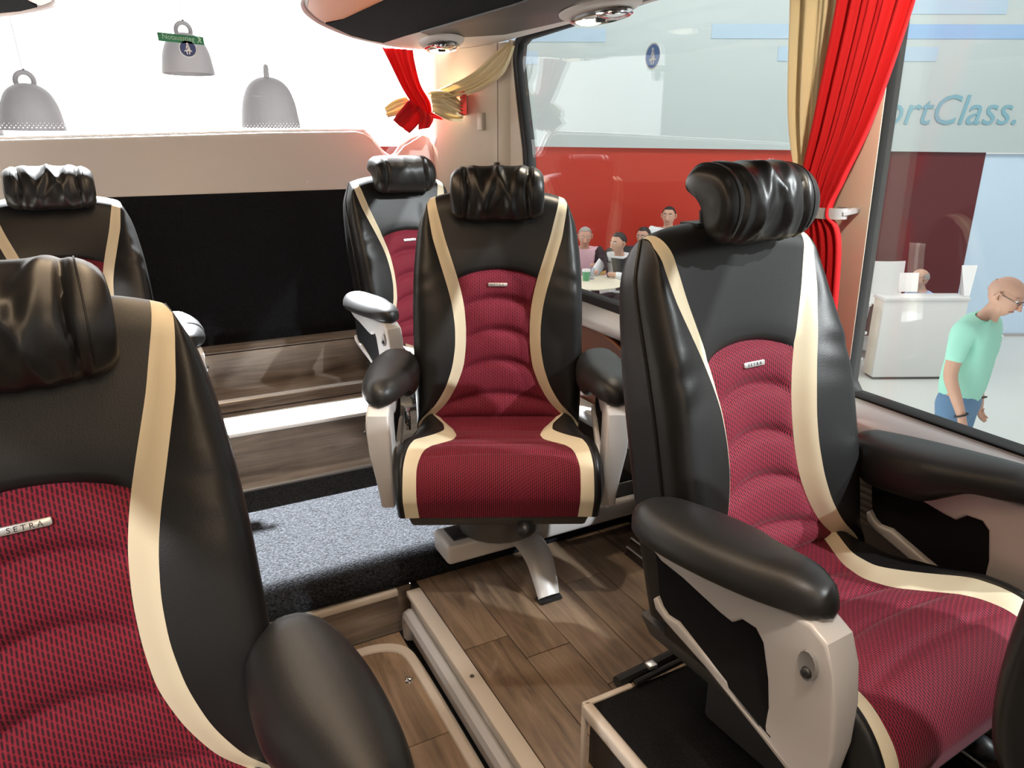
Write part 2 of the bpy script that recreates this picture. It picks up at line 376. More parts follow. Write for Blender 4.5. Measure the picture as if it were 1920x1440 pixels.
# curved floor hatch trim with a stud, in the aisle
t2 = thing('trim_2', (0.45, 1.3, -1.41), kind='structure')
pth = [(0.30, 1.735), (0.40, 1.745), (0.468, 1.740), (0.515, 1.718), (0.540, 1.680), (0.547, 1.60), (0.549, 1.4), (0.549, 0.9), (0.549, 0.2)]
cp = catmull([(x, y, -1.405) for x, y in pth], 6); P = []
for i, p in enumerate(cp):
    t = (cp[min(i+1, len(cp)-1)]-cp[max(i-1, 0)]).normalized(); n = Vector((-t.y, t.x, 0))
    P.append([p+n*0.016-Vector((0, 0, .004)), p+n*0.014+Vector((0, 0, .002)), p-n*0.014+Vector((0, 0, .002)), p-n*0.016-Vector((0, 0, .004))])
part('hatch_strip', MB().grid(P), TRIMCREAM, t2, True)
part('stud', MB().lathe([(0.0, 0.001), (0.005, 0.001), (0.007, 0.005), (0.011, 0.004), (0.013, 0.0)], (0.508, 1.575, -1.41), 16), CHROME, t2, True)

# rear podium: wood riser, light strip, carpet that curls over the front edge
struct('floor_riser', MB().box(-1.05, 0.60, 1.80, 1.83, -1.46, -1.262), STEPWOOD, smooth=False)
struct('trim_3', MB().box(0.10, 0.555, 1.778, 1.802, -1.278, -1.258), TRIMCREAM, bevel=0.003)
prof = [(1.805, -1.262), (1.786, -1.245), (1.784, -1.215), (1.80, -1.188), (1.83, -1.172), (1.87, -1.168), (2.05, -1.168), (2.30, -1.168), (2.49, -1.168)]
xs = [-1.05, -0.4, 0.0, 0.3, 0.6, 0.9, 1.2, WALLX]
pc = catmull([(0, y, z) for y, z in prof], 4)
struct('floor_carpet', MB().grid([[(x, p.y, p.z) for x in xs] for p in pc]), GREYCARPET)
# steps behind
st = thing('floor_steps', (0.45, 2.6, -1.17), kind='structure')
part('riser', MB().box(-1.05, WALLX, 2.48, 2.50, -1.20, -0.952), STEPWOOD, st, True, smooth=False)
part('riser_foot_strip', MB().box(-1.05, WALLX, 2.462, 2.481, -1.17, -1.158), METAL, st, True, bevel=0.003)
part('nosing', MB().box(-1.05, WALLX, 2.474, 2.655, -0.962, -0.945), FROST, st, True, bevel=0.006)
part('groove', MB().box(-1.05, WALLX, 2.690, 2.708, -0.960, -0.948), BLACKP, st, True, smooth=False)
part('tread', MB().box(-1.05, WALLX, 2.655, 2.690, -0.968, -0.9465), STEPWOOD, st, True, smooth=False)
part('tread', MB().box(-1.05, WALLX, 2.708, 3.04, -0.968, -0.9465), STEPWOOD, st, True, smooth=False)
b = MB()
for y in (2.822, 2.838): b.tube([(-1.05, y, -0.946), (WALLX, y, -0.946)], 0.0065, 8)
part('metal_rail', b, METAL, st, True)
part('upper_riser', MB().box(-1.05, WALLX, 3.03, 3.05, -0.96, -0.80), STEPWOOD, st, True, bevel=0.004)
part('ledge', MB().box(-1.05, WALLX, 3.03, 3.16, -0.812, -0.797), STEPWOOD, st, True, bevel=0.004)

# rear wall: black carpeted lower panel, beige panel and shelf above, V notch towards the corner
wr = thing('wall_rear', (0.25, 3.2, -0.80), kind='structure')
b = MB().hexa([(-1.05, 3.14, -0.80), (WALLX, 3.14, -0.80), (WALLX, 3.19, -0.80), (-1.05, 3.19, -0.80), (-1.05, 3.30, -0.205), (WALLX, 3.30, -0.185), (WALLX, 3.36, -0.185), (-1.05, 3.36, -0.205)])
part('carpet_panel', b, BLACKCARPET, wr, True, smooth=False)
outl = [(-1.05, -0.230), (1.36, -0.192), (1.36, -0.06), (1.335, 0.035), (1.30, 0.045), (1.20, -0.005), (1.142, -0.058), (1.10, -0.045), (1.05, 0.03), (1.02, 0.05), (0.98, 0.058), (0.60, 0.050), (0.25, 0.037), (-0.38, 0.015), (-1.05, -0.01)]
yy = lambda z: 3.30+(z+0.2)*0.35
b = MB().prism(outl, lambda x, z: (x, yy(z), z), lambda x, z: (x, yy(z)+0.05, z))
part('beige_panel', b, BEIGE, wr, True, smooth=False, bevel=0.006)
rim = catmull([(x, yy(z)+0.02, z+0.004) for x, z in [(-1.05, -0.01), (-0.38, 0.015), (0.25, 0.037), (0.60, 0.050), (0.98, 0.058), (1.03, 0.048), (1.06, 0.012), (1.10, -0.04), (1.142, -0.056), (1.20, -0.003), (1.26, 0.03), (1.32, 0.042)]], 5)
part('shelf_edge', MB().tube(rim, 0.009, 8), WHITEGLOW, wr, True)
part('screw_cap', MB().lathe([(0.0, -0.004), (0.010, -0.003), (0.012, 0.0)], (0.73, yy(-0.155)+0.001, -0.155), 14, 'y'), BEIGE, wr, True)
struct('trim_4', MB().box(-1.05, 1.0, 3.39, 3.45, -0.02, -0.008), WHITEGLOW, smooth=False)
# rear window
w1 = thing('window_1', (0.25, 3.45, -0.1), kind='structure')
part('glass', MB().add([(-1.0, 3.445, -0.10), (1.33, 3.445, -0.10), (1.33, 3.445, 0.74), (-1.0, 3.445, 0.74)], [(0, 1, 2, 3)]), GLASS, w1, True)
# dotted band along the lower edge of the rear glass
b = MB(); rnd = random.Random(3)
for i in range(150):
    for k in range(3):
        x = -0.95+i*0.0145+(k % 2)*0.007; z = 0.052+0.022*(x+0.95)/1.9+k*0.008-0.0; r = 0.0026-0.0006*k
        y = 3.442
        b.add([(x+r*cos(a*pi/3), y, z+r*sin(a*pi/3)) for a in range(6)], [tuple(range(6))])
part('dot_print', b, mat('grey_dot_print', (0.35, 0.33, 0.36), 0.6), w1, True, kind='stuff', smooth=False)
# corner column to the right of the rear window
wc = thing('wall_corner', (1.45, 3.0, -0.95), kind='structure')
colp = [(1.502, 2.855), (1.485, 2.87), (1.475, 2.905), (1.47, 2.92), (1.47, 2.935), (1.462, 2.96), (1.44, 3.05), (1.40, 3.16), (1.375, 3.22), (1.352, 3.26), (1.342, 3.30), (1.345, 3.47), (1.56, 3.47), (1.56, 2.855)]
b = MB().prism(colp, lambda x, y: (x, y, -0.95), lambda x, y: (x, y, 0.40)); part('column_panel', b, BEIGE2, wc, True, angle=40)
b = MB().tube([(1.47, 2.927, -0.5), (1.47, 2.927, 0.42)], 0.003, 6); part('seam', b, mat('beige_seam', (0.36, 0.30, 0.25), 0.6), wc, True)
part('switch_plate', MB().box(1.430, 1.452, 3.005, 3.055, 0.06, 0.135), BEIGE2, wc, True, bevel=0.006)
part('coat_hook', MB().box(1.455, 1.476, 2.915, 2.94, -0.10, -0.072).box(1.442, 1.456, 2.918, 2.937, -0.10, -0.09), RACKTRIM, wc, True, bevel=0.003)
part('round_cap', MB().lathe([(0, -0.004), (0.02, -0.003), (0.024, 0.003)], (1.343, 3.335, 0.02), 14, 'x'), SILL, wc, True)
part('edge_panel', MB().prism([(2.875, -0.56), (2.875, 0.41), (2.838, 0.40), (2.842, 0.32), (2.81, 0.18), (2.755, -0.02), (2.73, -0.25), (2.712, -0.50), (2.66, -0.56)], lambda y, z: (1.496, y, z), lambda y, z: (1.55, y, z)), BEIGE2, wc, True, smooth=False)
# right wall: sill, lower panels
wl = thing('wall_right', (1.5, 1.0, -1.25), kind='structure')
part('sill_trim', MB().hexa([(1.447, -2.4, -0.69), (1.56, -2.4, -0.69), (1.56, 2.42, -0.64), (1.447, 2.42, -0.64), (1.447, -2.4, -0.655), (1.515, -2.4, -0.600), (1.515, 2.42, -0.555), (1.447, 2.42, -0.610)]), SILL, wl, True, bevel=0.01)
part('sill_ledge', MB().box(1.488, 1.53, -2.4, 2.42, -0.625, -0.595), TRIMCREAM, wl, True, bevel=0.008)
part('lower_panel', MB().box(1.50, 1.56, -2.4, 3.14, -1.25, -0.60), DARKPANEL, wl, True, smooth=False)
dc = [(2.42, -0.645), (2.36, -0.642), (2.23, -0.640), (2.08, -0.655), (1.95, -0.690), (1.86, -0.745), (1.81, -0.82), (1.80, -0.96), (2.42, -0.96)]
part('door_card', MB().prism(dc, lambda y, z: (1.478, y, z), lambda y, z: (1.51, y, z)), DOORCARD, wl, True, bevel=0.008)
pp = catmull([(1.474, y, z) for y, z in dc[:8]], 5); part('card_piping', MB().tube(pp, 0.005, 6), mat('orange_piping', (0.40, 0.12, 0.03), 0.5), wl, True)
b = MB()
for k in range(14): b.box(1.494, 1.501, -0.5, 1.5, -0.66-k*0.017, -0.652-k*0.017)
part('panel_ribs', b, mat('brown_rib', (0.085, 0.062, 0.045), 0.5), wl, True, kind='stuff', smooth=False)
# convector along the foot of the right wall with vent slots
cv = thing('heater_cover', (1.45, 0.9, -1.25), kind='structure', label=None)
part('housing', MB().hexa([(1.26, -0.4, -1.25), (1.52, -0.4, -1.25), (1.52, 1.62, -1.25), (1.26, 1.62, -1.25), (1.33, -0.4, -1.115), (1.52, -0.4, -1.09), (1.52, 1.62, -1.09), (1.33, 1.62, -1.115)]), DARKPANEL, cv, True, bevel=0.006)
part('vent_plate', MB().hexa([(1.365, 0.0, -1.112), (1.515, 0.0, -1.094), (1.515, 0.72, -1.094), (1.365, 0.72, -1.112), (1.365, 0.0, -1.106), (1.515, 0.0, -1.088), (1.515, 0.72, -1.088), (1.365, 0.72, -1.106)]), mat('vent_bronze', (0.30, 0.24, 0.17), 0.4, 0.5), cv, True, smooth=False)
for k in range(22):
    y = 0.06+k*0.030
    for x0, x1 in ((1.378, 1.432), (1.445, 1.50)):
        part('vent_slot', MB().hexa([(x0, y, -1.1085), (x1, y, -1.102), (x1, y+0.013, -1.102), (x0, y+0.013, -1.1085), (x0, y, -1.1035), (x1, y, -1.0965), (x1, y+0.013, -1.0965), (x0, y+0.013, -1.1035)]), BLACKP, cv, True, smooth=False)
for k in range(4):
    z = -1.225+k*0.028; x = 1.26+0.07*(z+1.25)/0.135-0.002
    part('cover_rib', MB().tube([(x, -0.4, z), (x, 1.62, z)], 0.003, 5), SILL, cv, True)
# service duct low on the wall beside the rotated seat
dt = top('cable_duct', MB().box(1.40, 1.475, 1.60, 2.46, -0.985, -0.935).box(1.385, 1.47, 1.78, 1.92, -0.938, -0.905), SILL, 'grey cable duct low on the wall behind the rotated seat', 'duct', bevel=0.008)
top('floor_tray', MB().box(1.30, 1.49, 1.80, 2.10, -1.168, -1.135).box(1.33, 1.36, 1.82, 1.86, -1.136, -1.128), BLACKP, 'flat black tray on the carpet beside the wall', 'tray', bevel=0.006)
struct('trim_5', MB().box(0.90, WALLX, 1.80, 2.48, -1.170, -1.160), RUBMAT, bevel=0.003)

# side windows: glass in two panes, rubber frames, pillar between
def side_window(name, outline, x, rub=0.03):
    w = thing(name, (x, sum(p[0] for p in outline)/len(outline), min(p[1] for p in outline)), kind='structure')
    for dx in (0.004, 0.016):
        part('glass', MB().add([(x+dx, y, z) for y, z in outline], [tuple(range(len(outline)))]), GLASS, w, True, smooth=False)
    n = len(outline); P = []
    for i in range(n):
        p = Vector(outline[i]); a = (Vector(outline[i])-Vector(outline[i-1])).normalized(); c = (Vector(outline[(i+1) % n])-p).normalized()
        t = (a+c).normalized(); nn = Vector((t.y, -t.x)); ce = Vector((np.mean([q[0] for q in outline]), np.mean([q[1] for q in outline])))
        if nn.dot(ce-p) < 0: nn = -nn
        k = rub/max(0.5, nn.dot(Vector((a.y, -a.x)) if Vector((a.y, -a.x)).dot(ce-p) > 0 else Vector((-a.y, a.x))))
        q = p+nn*k
        P.append([(x+0.03, p.x-nn.x*0.012, p.y-nn.y*0.012), (x-0.010, p.x-nn.x*0.008, p.y-nn.y*0.008), (x-0.010, q.x-nn.x*0.005, q.y-nn.y*0.005), (x-0.004, q.x, q.y), (x+0.03, q.x, q.y)])
    part('rubber_frame', MB().grid(P, cu=True), RUBBER, w, True, angle=50)
    return w
side_window('window_2', [(1.22, -0.575), (2.62, -0.555), (2.70, -0.50), (2.72, -0.25), (2.745, -0.02), (2.80, 0.18), (2.835, 0.32), (2.82, 0.40), (2.76, 0.425), (1.22, 0.47)], WALLX+0.01, 0.026)
side_window('window_3', [(-2.2, -0.632), (1.09, -0.600), (1.122, -0.56), (1.145, 0.66), (1.09, 0.71), (-2.2, 0.71)], WALLX+0.01, 0.03)
struct('wall_pillar', MB().hexa([(1.455, 1.055, -0.60), (1.525, 1.125, -0.60), (1.525, 1.225, -0.60), (1.455, 1.175, -0.60), (1.455, 1.090, 0.70), (1.525, 1.145, 0.70), (1.525, 1.245, 0.70), (1.455, 1.21, 0.70)]), BEIGE2, bevel=0.012)
struct('wall_right', MB().box(1.49, 1.56, 1.24, 2.86, 0.43, 0.80).box(1.49, 1.56, -2.4, 1.24, 0.70, 0.80), BEIGE2, smooth=False)
struct('wall_left', MB().box(-1.10, -1.05, -2.4, 3.5, -1.46, -0.55).box(-1.10, -1.05, -2.4, 3.5, 0.42, 0.80).box(-1.10, -1.05, 1.0, 1.15, -0.55, 0.42).box(-1.10, -1.05, 3.0, 3.5, -0.55, 0.42), BEIGE2, smooth=False)
struct('ceiling', MB().box(-1.10, 1.56, -2.4, 3.47, 0.74, 0.80), BEIGE, smooth=False)
struct('wall_front', MB().box(-1.10, 1.56, -2.45, -2.40, -1.46, -0.30).box(-1.10, 1.56, -2.45, -2.40, 0.35, 0.80), BEIGE2, smooth=False)
struct('wall_rear', MB().box(-1.05, 1.56, 3.40, 3.47, -1.46, -0.22), BLACKP, smooth=False)

# ------------------------------------------------------------------ luggage racks
def rack(name, edge, wallx, label, sgn):
    r = thing(name, (edge[0][0], 2.6, 0.40), label, 'luggage rack')
    body = edge+[(wallx, edge[-1][1]), (wallx, edge[0][1])]
    b = MB().prism(body, lambda x, y: (x, y, 0.402), lambda x, y: (x, y, 0.70)); part('housing', b, BEIGE, r, True, bevel=0.004, angle=40)
    part('edge_rim', MB().tube(catmull([(x, y, 0.405) for x, y in edge], 4), 0.012, 8), mat('pale_pink_rim', (0.66, 0.52, 0.50), 0.3), r, True)
    return r
edge = [(0.48, -1.2), (0.50, 0.8), (0.515, 1.8), (0.53, 2.25), (0.565, 2.45), (0.63, 2.62), (0.72, 2.79), (0.86, 2.985), (0.97, 3.09), (1.06, 3.155), (1.17, 3.205), (1.30, 3.215)]
rk = rack('luggage_rack', edge, 1.475, 'dark luggage rack with rounded end and copper edge above the right seats', 1)
part('copper_lens', MB().prism([(0.525, 1.2), (0.545, 2.25), (0.585, 2.46), (0.645, 2.61), (0.70, 2.70), (0.735, 2.60), (0.75, 2.25), (0.76, 1.2)], lambda x, y: (x, y, 0.396), lambda x, y: (x, y, 0.404)), COPPER, rk, True, smooth=False)
part('black_lining', MB().prism([(0.76, 0.2), (0.75, 2.25), (0.735, 2.60), (0.705, 2.72), (0.86, 2.955), (0.965, 3.055), (1.035, 3.10), (1.045, 2.87), (1.12, 2.08), (1.14, 0.2)], lambda x, y: (x, y, 0.394), lambda x, y: (x, y, 0.404)), BLACKCARPET, rk, True, smooth=False)
part('service_channel', MB().prism([(1.12, 0.2), (1.10, 2.10), (1.05, 2.72), (1.13, 2.80), (1.25, 2.74), (1.345, 2.62), (1.365, 2.44), (1.40, 2.05), (1.42, 0.2)], lambda x, y: (x, y, 0.388), lambda x, y: (x, y, 0.40)), RACKTRIM, rk, True, bevel=0.004)
rl = rack('luggage_rack', [(-0.06, -1.2), (-0.075, 1.6), (-0.08, 2.4), (-0.085, 2.72), (-0.12, 2.84), (-0.18, 2.95), (-0.27, 3.08), (-0.40, 3.18), (-0.6, 3.22)], -1.04, 'dark luggage rack tip with copper edge at top left above the rear window', -1)
part('copper_lens', MB().prism([(-0.10, 1.6), (-0.10, 2.70), (-0.135, 2.80), (-0.16, 2.72), (-0.16, 1.6)], lambda x, y: (x, y, 0.396), lambda x, y: (x, y, 0.404)), COPPER, rl, True, smooth=False)
part('black_lining', MB().prism([(-0.16, 1.6), (-0.16, 2.72), (-0.145, 2.82), (-0.20, 2.93), (-0.29, 3.04), (-0.42, 3.13), (-0.7, 3.15), (-0.7, 1.6)], lambda x, y: (x, y, 0.394), lambda x, y: (x, y, 0.404)), BLACKCARPET, rl, True, smooth=False)
def reading_light(x, y, rot, label):
    t = thing('reading_light', (x, y, 0.385), label, 'lamp', 'reading lamps under the luggage rack', rot)
    P = []
    for i in range(9):
        a = pi/2*i/8; k = cos(a); P.append([((0.085*k)*cos(2*pi*j/24)*1.0, 0.20*k**0.9*sin(2*pi*j/24), -0.028*sin(a)) for j in range(24)])
    part('pod', MB().grid(P, cv=True), BEIGE, t)
    part('bezel', MB().tube([(0.060*cos(2*pi*j/28), 0.14*sin(2*pi*j/28)-0.015, -0.026) for j in range(29)], 0.006, 6, caps=False), CHROME, t)
    for k, yy_ in enumerate((-0.085, 0.05)):
        l = part('lens', MB().ball((0, yy_, -0.024), (0.042, 0.058, 0.016), 8, 14), LENS if k else CHROME, t)
        part('lens_ring', MB().tube([(0.042*cos(2*pi*j/20), yy_+0.058*sin(2*pi*j/20), -0.027) for j in range(21)], 0.003, 6, caps=False), CHROME, l)
    part('switch', MB().box(-0.014, 0.014, -0.022, -0.006, -0.040, -0.025), BLACKP, t, bevel=0.003)
    part('slider', MB().box(-0.02, 0.012, -0.15, -0.12, -0.032, -0.018), BLACKP, t, bevel=0.003)
    return t
reading_light(1.19, 2.86, R(-14), 'chrome reading lamp pod under the rounded rear end of the rack')
reading_light(1.33, 1.98, R(-4), 'chrome reading lamp pod at the top edge above the middle of the side window')
reading_light(1.05, .70, R(30), 'reading lamp pod under the rack directly above the window seat')

# ------------------------------------------------------------------ seats
HS = [-.06, 0.003, .044, .105, .166, .228, .289, .35, .40, .452, .554, .687, .72]
f_wi = smooth_interp(HS, [.245, .212, .163, .1275, .105, .098, .097, .102, .112, .1265, .159, .187, .19], -.06, .72)
f_wo = smooth_interp(HS, [.262, .243, .194, .158, .138, .1285, .1285, .136, .148, .164, .195, .212, .214], -.06, .72)
f_W = smooth_interp([-.06, 0, .1, .2, .35, .45, .55, .63, .69, .72], [.246, .25, .254, .256, .256, .253, .245, .236, .215, .195], -.06, .72)
f_B = smooth_interp([-.06, .05, .2, .35, .45, .55, .64, .70, .72], [.044, .056, .061, .059, .046, .023, .006, .003, .002], -.06, .72)
SEAMS = [.077, .181, .276, .372]
def back_cols(hr, f, side):
    """returns (t, d, h) of a surface point; f in [0,1] centre->stripe, (1,2] stripe, (2,3] bolster, (3,4] side, (4,5] back"""
    top0 = .645
    A = 0.0
    if hr > top0: A = min((hr-top0)/.06, 1.0)*pi/2; hh = top0+.058*sin(A)
    else: hh = hr
    warp = sm((hr-0.0)/.08)*(1-sm((hr-.50)/.14))
    h = hh-.028*min(f, 1.0)**2*warp
    wi, wo, W_, B = f_wi(h), f_wo(h), f_W(h), f_B(h)
    wo = min(wo, W_-.004); wi = min(wi, wo-.012)
    d1, d2 = B*.12, B*.72
    if f <= 1:
        t = f*wi; d = d1*f*f-.004*(1-f*f)
        if hr < .462 and hr > -.02:
            g = min(abs(hr-s) for s in SEAMS+[.46, 0.0])
            d += (.014*(1-math.exp(-(g/.0125)**2))-.009+.004*sm(g/.05))*(1-f**7)
        elif hr >= .462: d += .004*(1-math.exp(-((hr-.46)/.02)**2))-.001
    elif f <= 2:
        s = f-1; t = wi+s*(wo-wi); d = d1+(d2-d1)*(s*.75+.25*sm(s))+.0015*sin(pi*s)
    elif f <= 3:
        q = f-2; rr = min(.034, (W_-wo)*.62)
        if q < .45: s = q/.45; t = wo+s*(W_-rr-wo); d = d2+(B-d2)*sin(s*pi/2)
        else: a = (q-.45)/.55*pi/2; t = W_-rr+rr*sin(a); d = B-.042*(1-cos(a))
        d += .0022*sin(h*95+q*5)*math.exp(-((h-.43)/.055)**2)*sin(pi*min(q/.9, 1))   # creases at the shoulder
    elif f <= 4:
        q = f-3
        if q < .5: s = q/.5; t = W_-.004*s; d = B-.042+(-.080-(B-.042))*s
        else: a = (q-.5)/.5*pi/2; t = W_-.004-.035*(1-cos(a)); d = -.080-.035*sin(a)
    else:
        q = f-4; t = (W_-.039)*(1-q); d = -.115-.010*sin(q*pi/2)
    if A > 0: dm = -.052; d = dm+(d-dm)*cos(A)
    h -= .030*sm((hr-.54)/.13)*min(1.0, t/.215)**3.2
    return t, d, h
def back_grid(rows, fs, side, rec):
    P = []; uv = []
    for hr in rows:
        r = []
        for f in fs:
            t, d, h = back_cols(hr, f, side)
            r.append((side*t, h*sin(rec)-d*cos(rec), h*cos(rec)+d*sin(rec))); uv.append((side*t, h))
        P.append(r)
    return P, uv
ROWS = list(np.arange(-.06, .46, .0062))+[.46]
ROWS2 = [.46, .466, .475]+list(np.arange(.485, .645, .014))+[.645+.06*k/8 for k in range(9)]
RALL = ROWS+ROWS2[1:]
FC = list(np.linspace(0, 1, 12))
def mk_back(rec):
    out = {}
    def comb(rows, fs, both=True):
        m = MB(); m.uv = []
        for sd in (-1, 1):
            P, uv = back_grid(rows, fs, sd, rec); m.grid(P); m.uv += uv
        return m
    full = [-f for f in FC[:0:-1]]+FC
    def center(rows):
        m = MB(); m.uv = []; P = []
        for hr in rows:
            r = []
            for f in full:
                sd = -1 if f < 0 else 1
                t, d, h = back_cols(hr, abs(f), sd); r.append((sd*t, h*sin(rec)-d*cos(rec), h*cos(rec)+d*sin(rec))); m.uv.append((sd*t, h))
            P.append(r)
        m.grid(P); return m
    out['panel'] = center(ROWS).mesh('backrest_panel', angle=180)
    m = center(ROWS2); mm = comb(RALL, list(np.linspace(2, 3, 11))+list(np.linspace(3.1, 4, 8))+[4.25, 4.5, 4.75, 5])
    m.add(mm.v, mm.f); m.uv = None
    out['shell'] = m.mesh('backrest', angle=180)
    for sd, k in ((-1, 'sl'), (1, 'sr')):
        m = MB(); P, uv = back_grid(RALL, list(np.linspace(1, 2, 6)), sd, rec); m.grid(P); out[k] = m.mesh('backrest_stripe', angle=180)
        pth = []
        for hr in RALL[4::3]:
            t, d, h = back_cols(hr, 3.12, sd); pth.append((sd*(t+.001), h*sin(rec)-d*cos(rec), h*cos(rec)+d*sin(rec)))
        out['p'+k] = MB().tube(pth, 0.0035, 6).mesh('piping')
    return out
# cushion
CS = [-.06, 0, .08, .14, .20, .28, .33, .42, .50, .60]
c_wi = smooth_interp(CS, [.19, .18, .137, .122, .130, .172, .198, .213, .212, .205], -.06, .60, sig=6)
c_wo = smooth_interp(CS, [.215, .207, .165, .158, .186, .226, .236, .247, .247, .242], -.06, .60, sig=6)
c_W = smooth_interp(CS, [.225, .235, .248, .256, .262, .268, .272, .274, .272, .264], -.06, .60, sig=6)
def cpath(s):
    if s <= .36: return Vector((-s, .028*sm(s/.36)-.014*sin(pi*min(max(s/.3, 0), 1)))), Vector((0.0, 1.0))
    R0 = .095; a = (s-.36)/R0
    if a <= pi/2: return Vector((-.36-R0*sin(a), .028-R0*(1-cos(a)))), Vector((-sin(a), cos(a)))
    e = s-.36-R0*pi/2; return Vector((-.36-R0+.25*e, .028-R0-e)), Vector((-1.0, .25)).normalized()
CSEAM = [.075, .16, .25, .345]
def cush(s, f):
    s2 = s+.03*min(f, 1)**2*sm(s/.12)*(1-sm((s-.38)/.12))
    wi, wo, W_ = c_wi(s2), c_wo(s2), c_W(s2); wo = min(wo, W_-.006); wi = min(wi, wo-.012)
    B = .020*(1-sm((s-.30)/.15))+.008
    if f <= 1:
        t = f*wi; d = B*.15*f*f
        if s < .5: g = min(abs(s-q) for q in CSEAM); d += (.009*(1-math.exp(-(g/.011)**2))-.006)*(1-f**7)
        else: d += .002
    elif f <= 2: q = f-1; t = wi+q*(wo-wi); d = B*.15+(B*.75-B*.15)*q+.0015*sin(pi*q)
    elif f <= 3:
        q = f-2; rr = min(.045, (W_-wo)*.75)
        if q < .4: k = q/.4; t = wo+k*(W_-rr-wo); d = B*.75+.25*B*sin(k*pi/2)
        else: a = (q-.4)/.6*pi/2; t = W_-rr+rr*sin(a); d = B-.045*(1-cos(a))
    else:
        q = f-3; t = W_-.02*q; d = B-.045-(.075-max(0, (s-.30))*.12)*q
    p, n = cpath(s2); q = p+n*d
    return t, q.x*.93, q.y*1.0
CROWS = list(np.arange(-.055, .56, .0075))
def mk_cushion():
    out = {}
    full = [-f for f in FC[:0:-1]]+FC; m = MB(); m.uv = []; P = []
    for s in CROWS:
        r = []
        for f in full:
            sd = -1 if f < 0 else 1; t, y, z = cush(s, abs(f)); r.append((sd*t, y, z)); m.uv.append((sd*t, s))
        P.append(r)
    m.grid(P); out['panel'] = m.mesh('cushion_panel', angle=180)
    m = MB()
    for sd in (-1, 1):
        P = [[(sd*t, y, z) for t, y, z in (cush(s, f) for f in list(np.linspace(2, 3, 9))+[3.25, 3.5, 3.75, 4])] for s in CROWS]; m.grid(P)
        k = 'l' if sd < 0 else 'r'
        P = [[(sd*t, y, z) for t, y, z in (cush(s, f) for f in np.linspace(1, 2, 6))] for s in CROWS]; out['s'+k] = MB().grid(P).mesh('cushion_stripe', angle=180)
        out['p'+k] = MB().tube([(sd*(t+.001), y, z) for t, y, z in (cush(s, 3.02) for s in CROWS[::3])], .003, 6).mesh('piping')
    # underside closing the cushion
    m.box(-.235, .235, -.380, .04, -.105, -.045)
    out['body'] = m.mesh('seat_cushion', angle=180)
    return out
def mk_headrest(pleat=1.0):
    # closed profile (y back, z up) around the head pad, seen from the side: bulging front, hooked rear
    prof = [(-.050, -.075), (-.073, -.042), (-.083, -.002), (-.078, .034), (-.060, .066), (-.028, .088), (.012, .096), (.042, .084), (.050, .062), (.020, .035), (.000, .005), (-.008, -.035), (-.010, -.070), (-.028, -.084)]
    n0 = len(prof); pc = catmull([(0, y, z) for y, z in prof+[prof[0]]], 4)[:-1]; n = len(pc); c = Vector((0, -.025, 0))
    xs = [-.152, -.150, -.145, -.138]+list(np.linspace(-.130, .130, 66))+[.138, .145, .150, .152]
    rings = []
    for x in xs:
        ax = abs(x); e = max(0.0, (ax-.098)/.054); k = math.sqrt(max(0, 1-min(e, 1)**2)); k = .58+.42*k if ax < .1515 else .48
        ring = []
        for i, p in enumerate(pc):
            v = p-c; q = c+v*k
            nrm = v.normalized(); front = sm((-p.y-.02)/.05)
            cen = 1-sm((ax-.085)/.02)
            zz = p.z
            # gathered folds in the middle, running down and fanning out
            d = 0.0
            for x0, sl, am, w in ((-.060, -.25, .0070, .014), (-.020, .45, .0085, .013), (.020, -.40, .0085, .013), (.058, .30, .0065, .014), (0.03, .75, .004, .010)):
                d += pleat*am*math.exp(-((x-x0-sl*(zz-.02))/w)**2)
            d -= .010*math.exp(-((ax-.092-.12*abs(zz))/.006)**2)+0*cen
            ring.append((x, q.y+nrm.y*d*(.35+.65*front)-.012*(x/.15)**2*front, q.z+nrm.z*d*(.35+.65*front)))
        rings.append(ring)
    m = MB().grid(rings, cv=True)
    k = len(m.v)-len(xs)*n; m.f.append(tuple(range(k, k+n))); m.f.append(tuple(range(len(m.v)-n, len(m.v)))[::-1])
    def seam(x):
        r = min(rings, key=lambda q: abs(q[0][0]-x)); return MB().tube([(p[0], c.y+(p[1]-c.y)*1.012, c.z+(p[2]-c.z)*1.012) for p in r[1:45]], .0014, 5).mesh('seam')
    return m.mesh('headrest', angle=55), seam(.118), seam(-.118)
# armrests (bracket, pad, pocket, recess disc)
BR_OUT = [(.005, 0), (-.375, 0), (-.405, -.018), (-.418, -.060), (-.420, -.120), (-.412, -.190), (-.395, -.255), (-.380, -.292), (-.345, -.288), (-.27, -.256), (-.14, -.198), (-.035, -.155), (-.012, -.140), (-.008, -.122), (-.018, -.114), (-.030, -.130), (-.045, -.140), (-.075, -.140), (-.16, -.178), (-.195, -.192), (-.225, -.222), (-.262, -.238), (-.275, -.232)]
BR_IN = [(-.286, -.190), (-.292, -.130), (-.285, -.072), (-.270, -.058), (-.238, -.058), (-.215, -.074), (-.190, -.070), (-.10, -.046), (-.040, -.036), (-.012, -.022), (.004, -.015)]
def arm_xf(side, tilt, p, up90=None):
    """armrest-local (x outward, y, z from the pad underside) -> seat-local"""
    x, y, z = p; y *= .90
    c, s = cos(tilt), sin(tilt); y, z = y*c+z*s, -y*s+z*c
    if up90: y, z = up90[0]+z, up90[1]-y
    return (side*(.312+x), y+ARM_Y, z+ARM_Z)
ARM_Y, ARM_Z = .005, .165
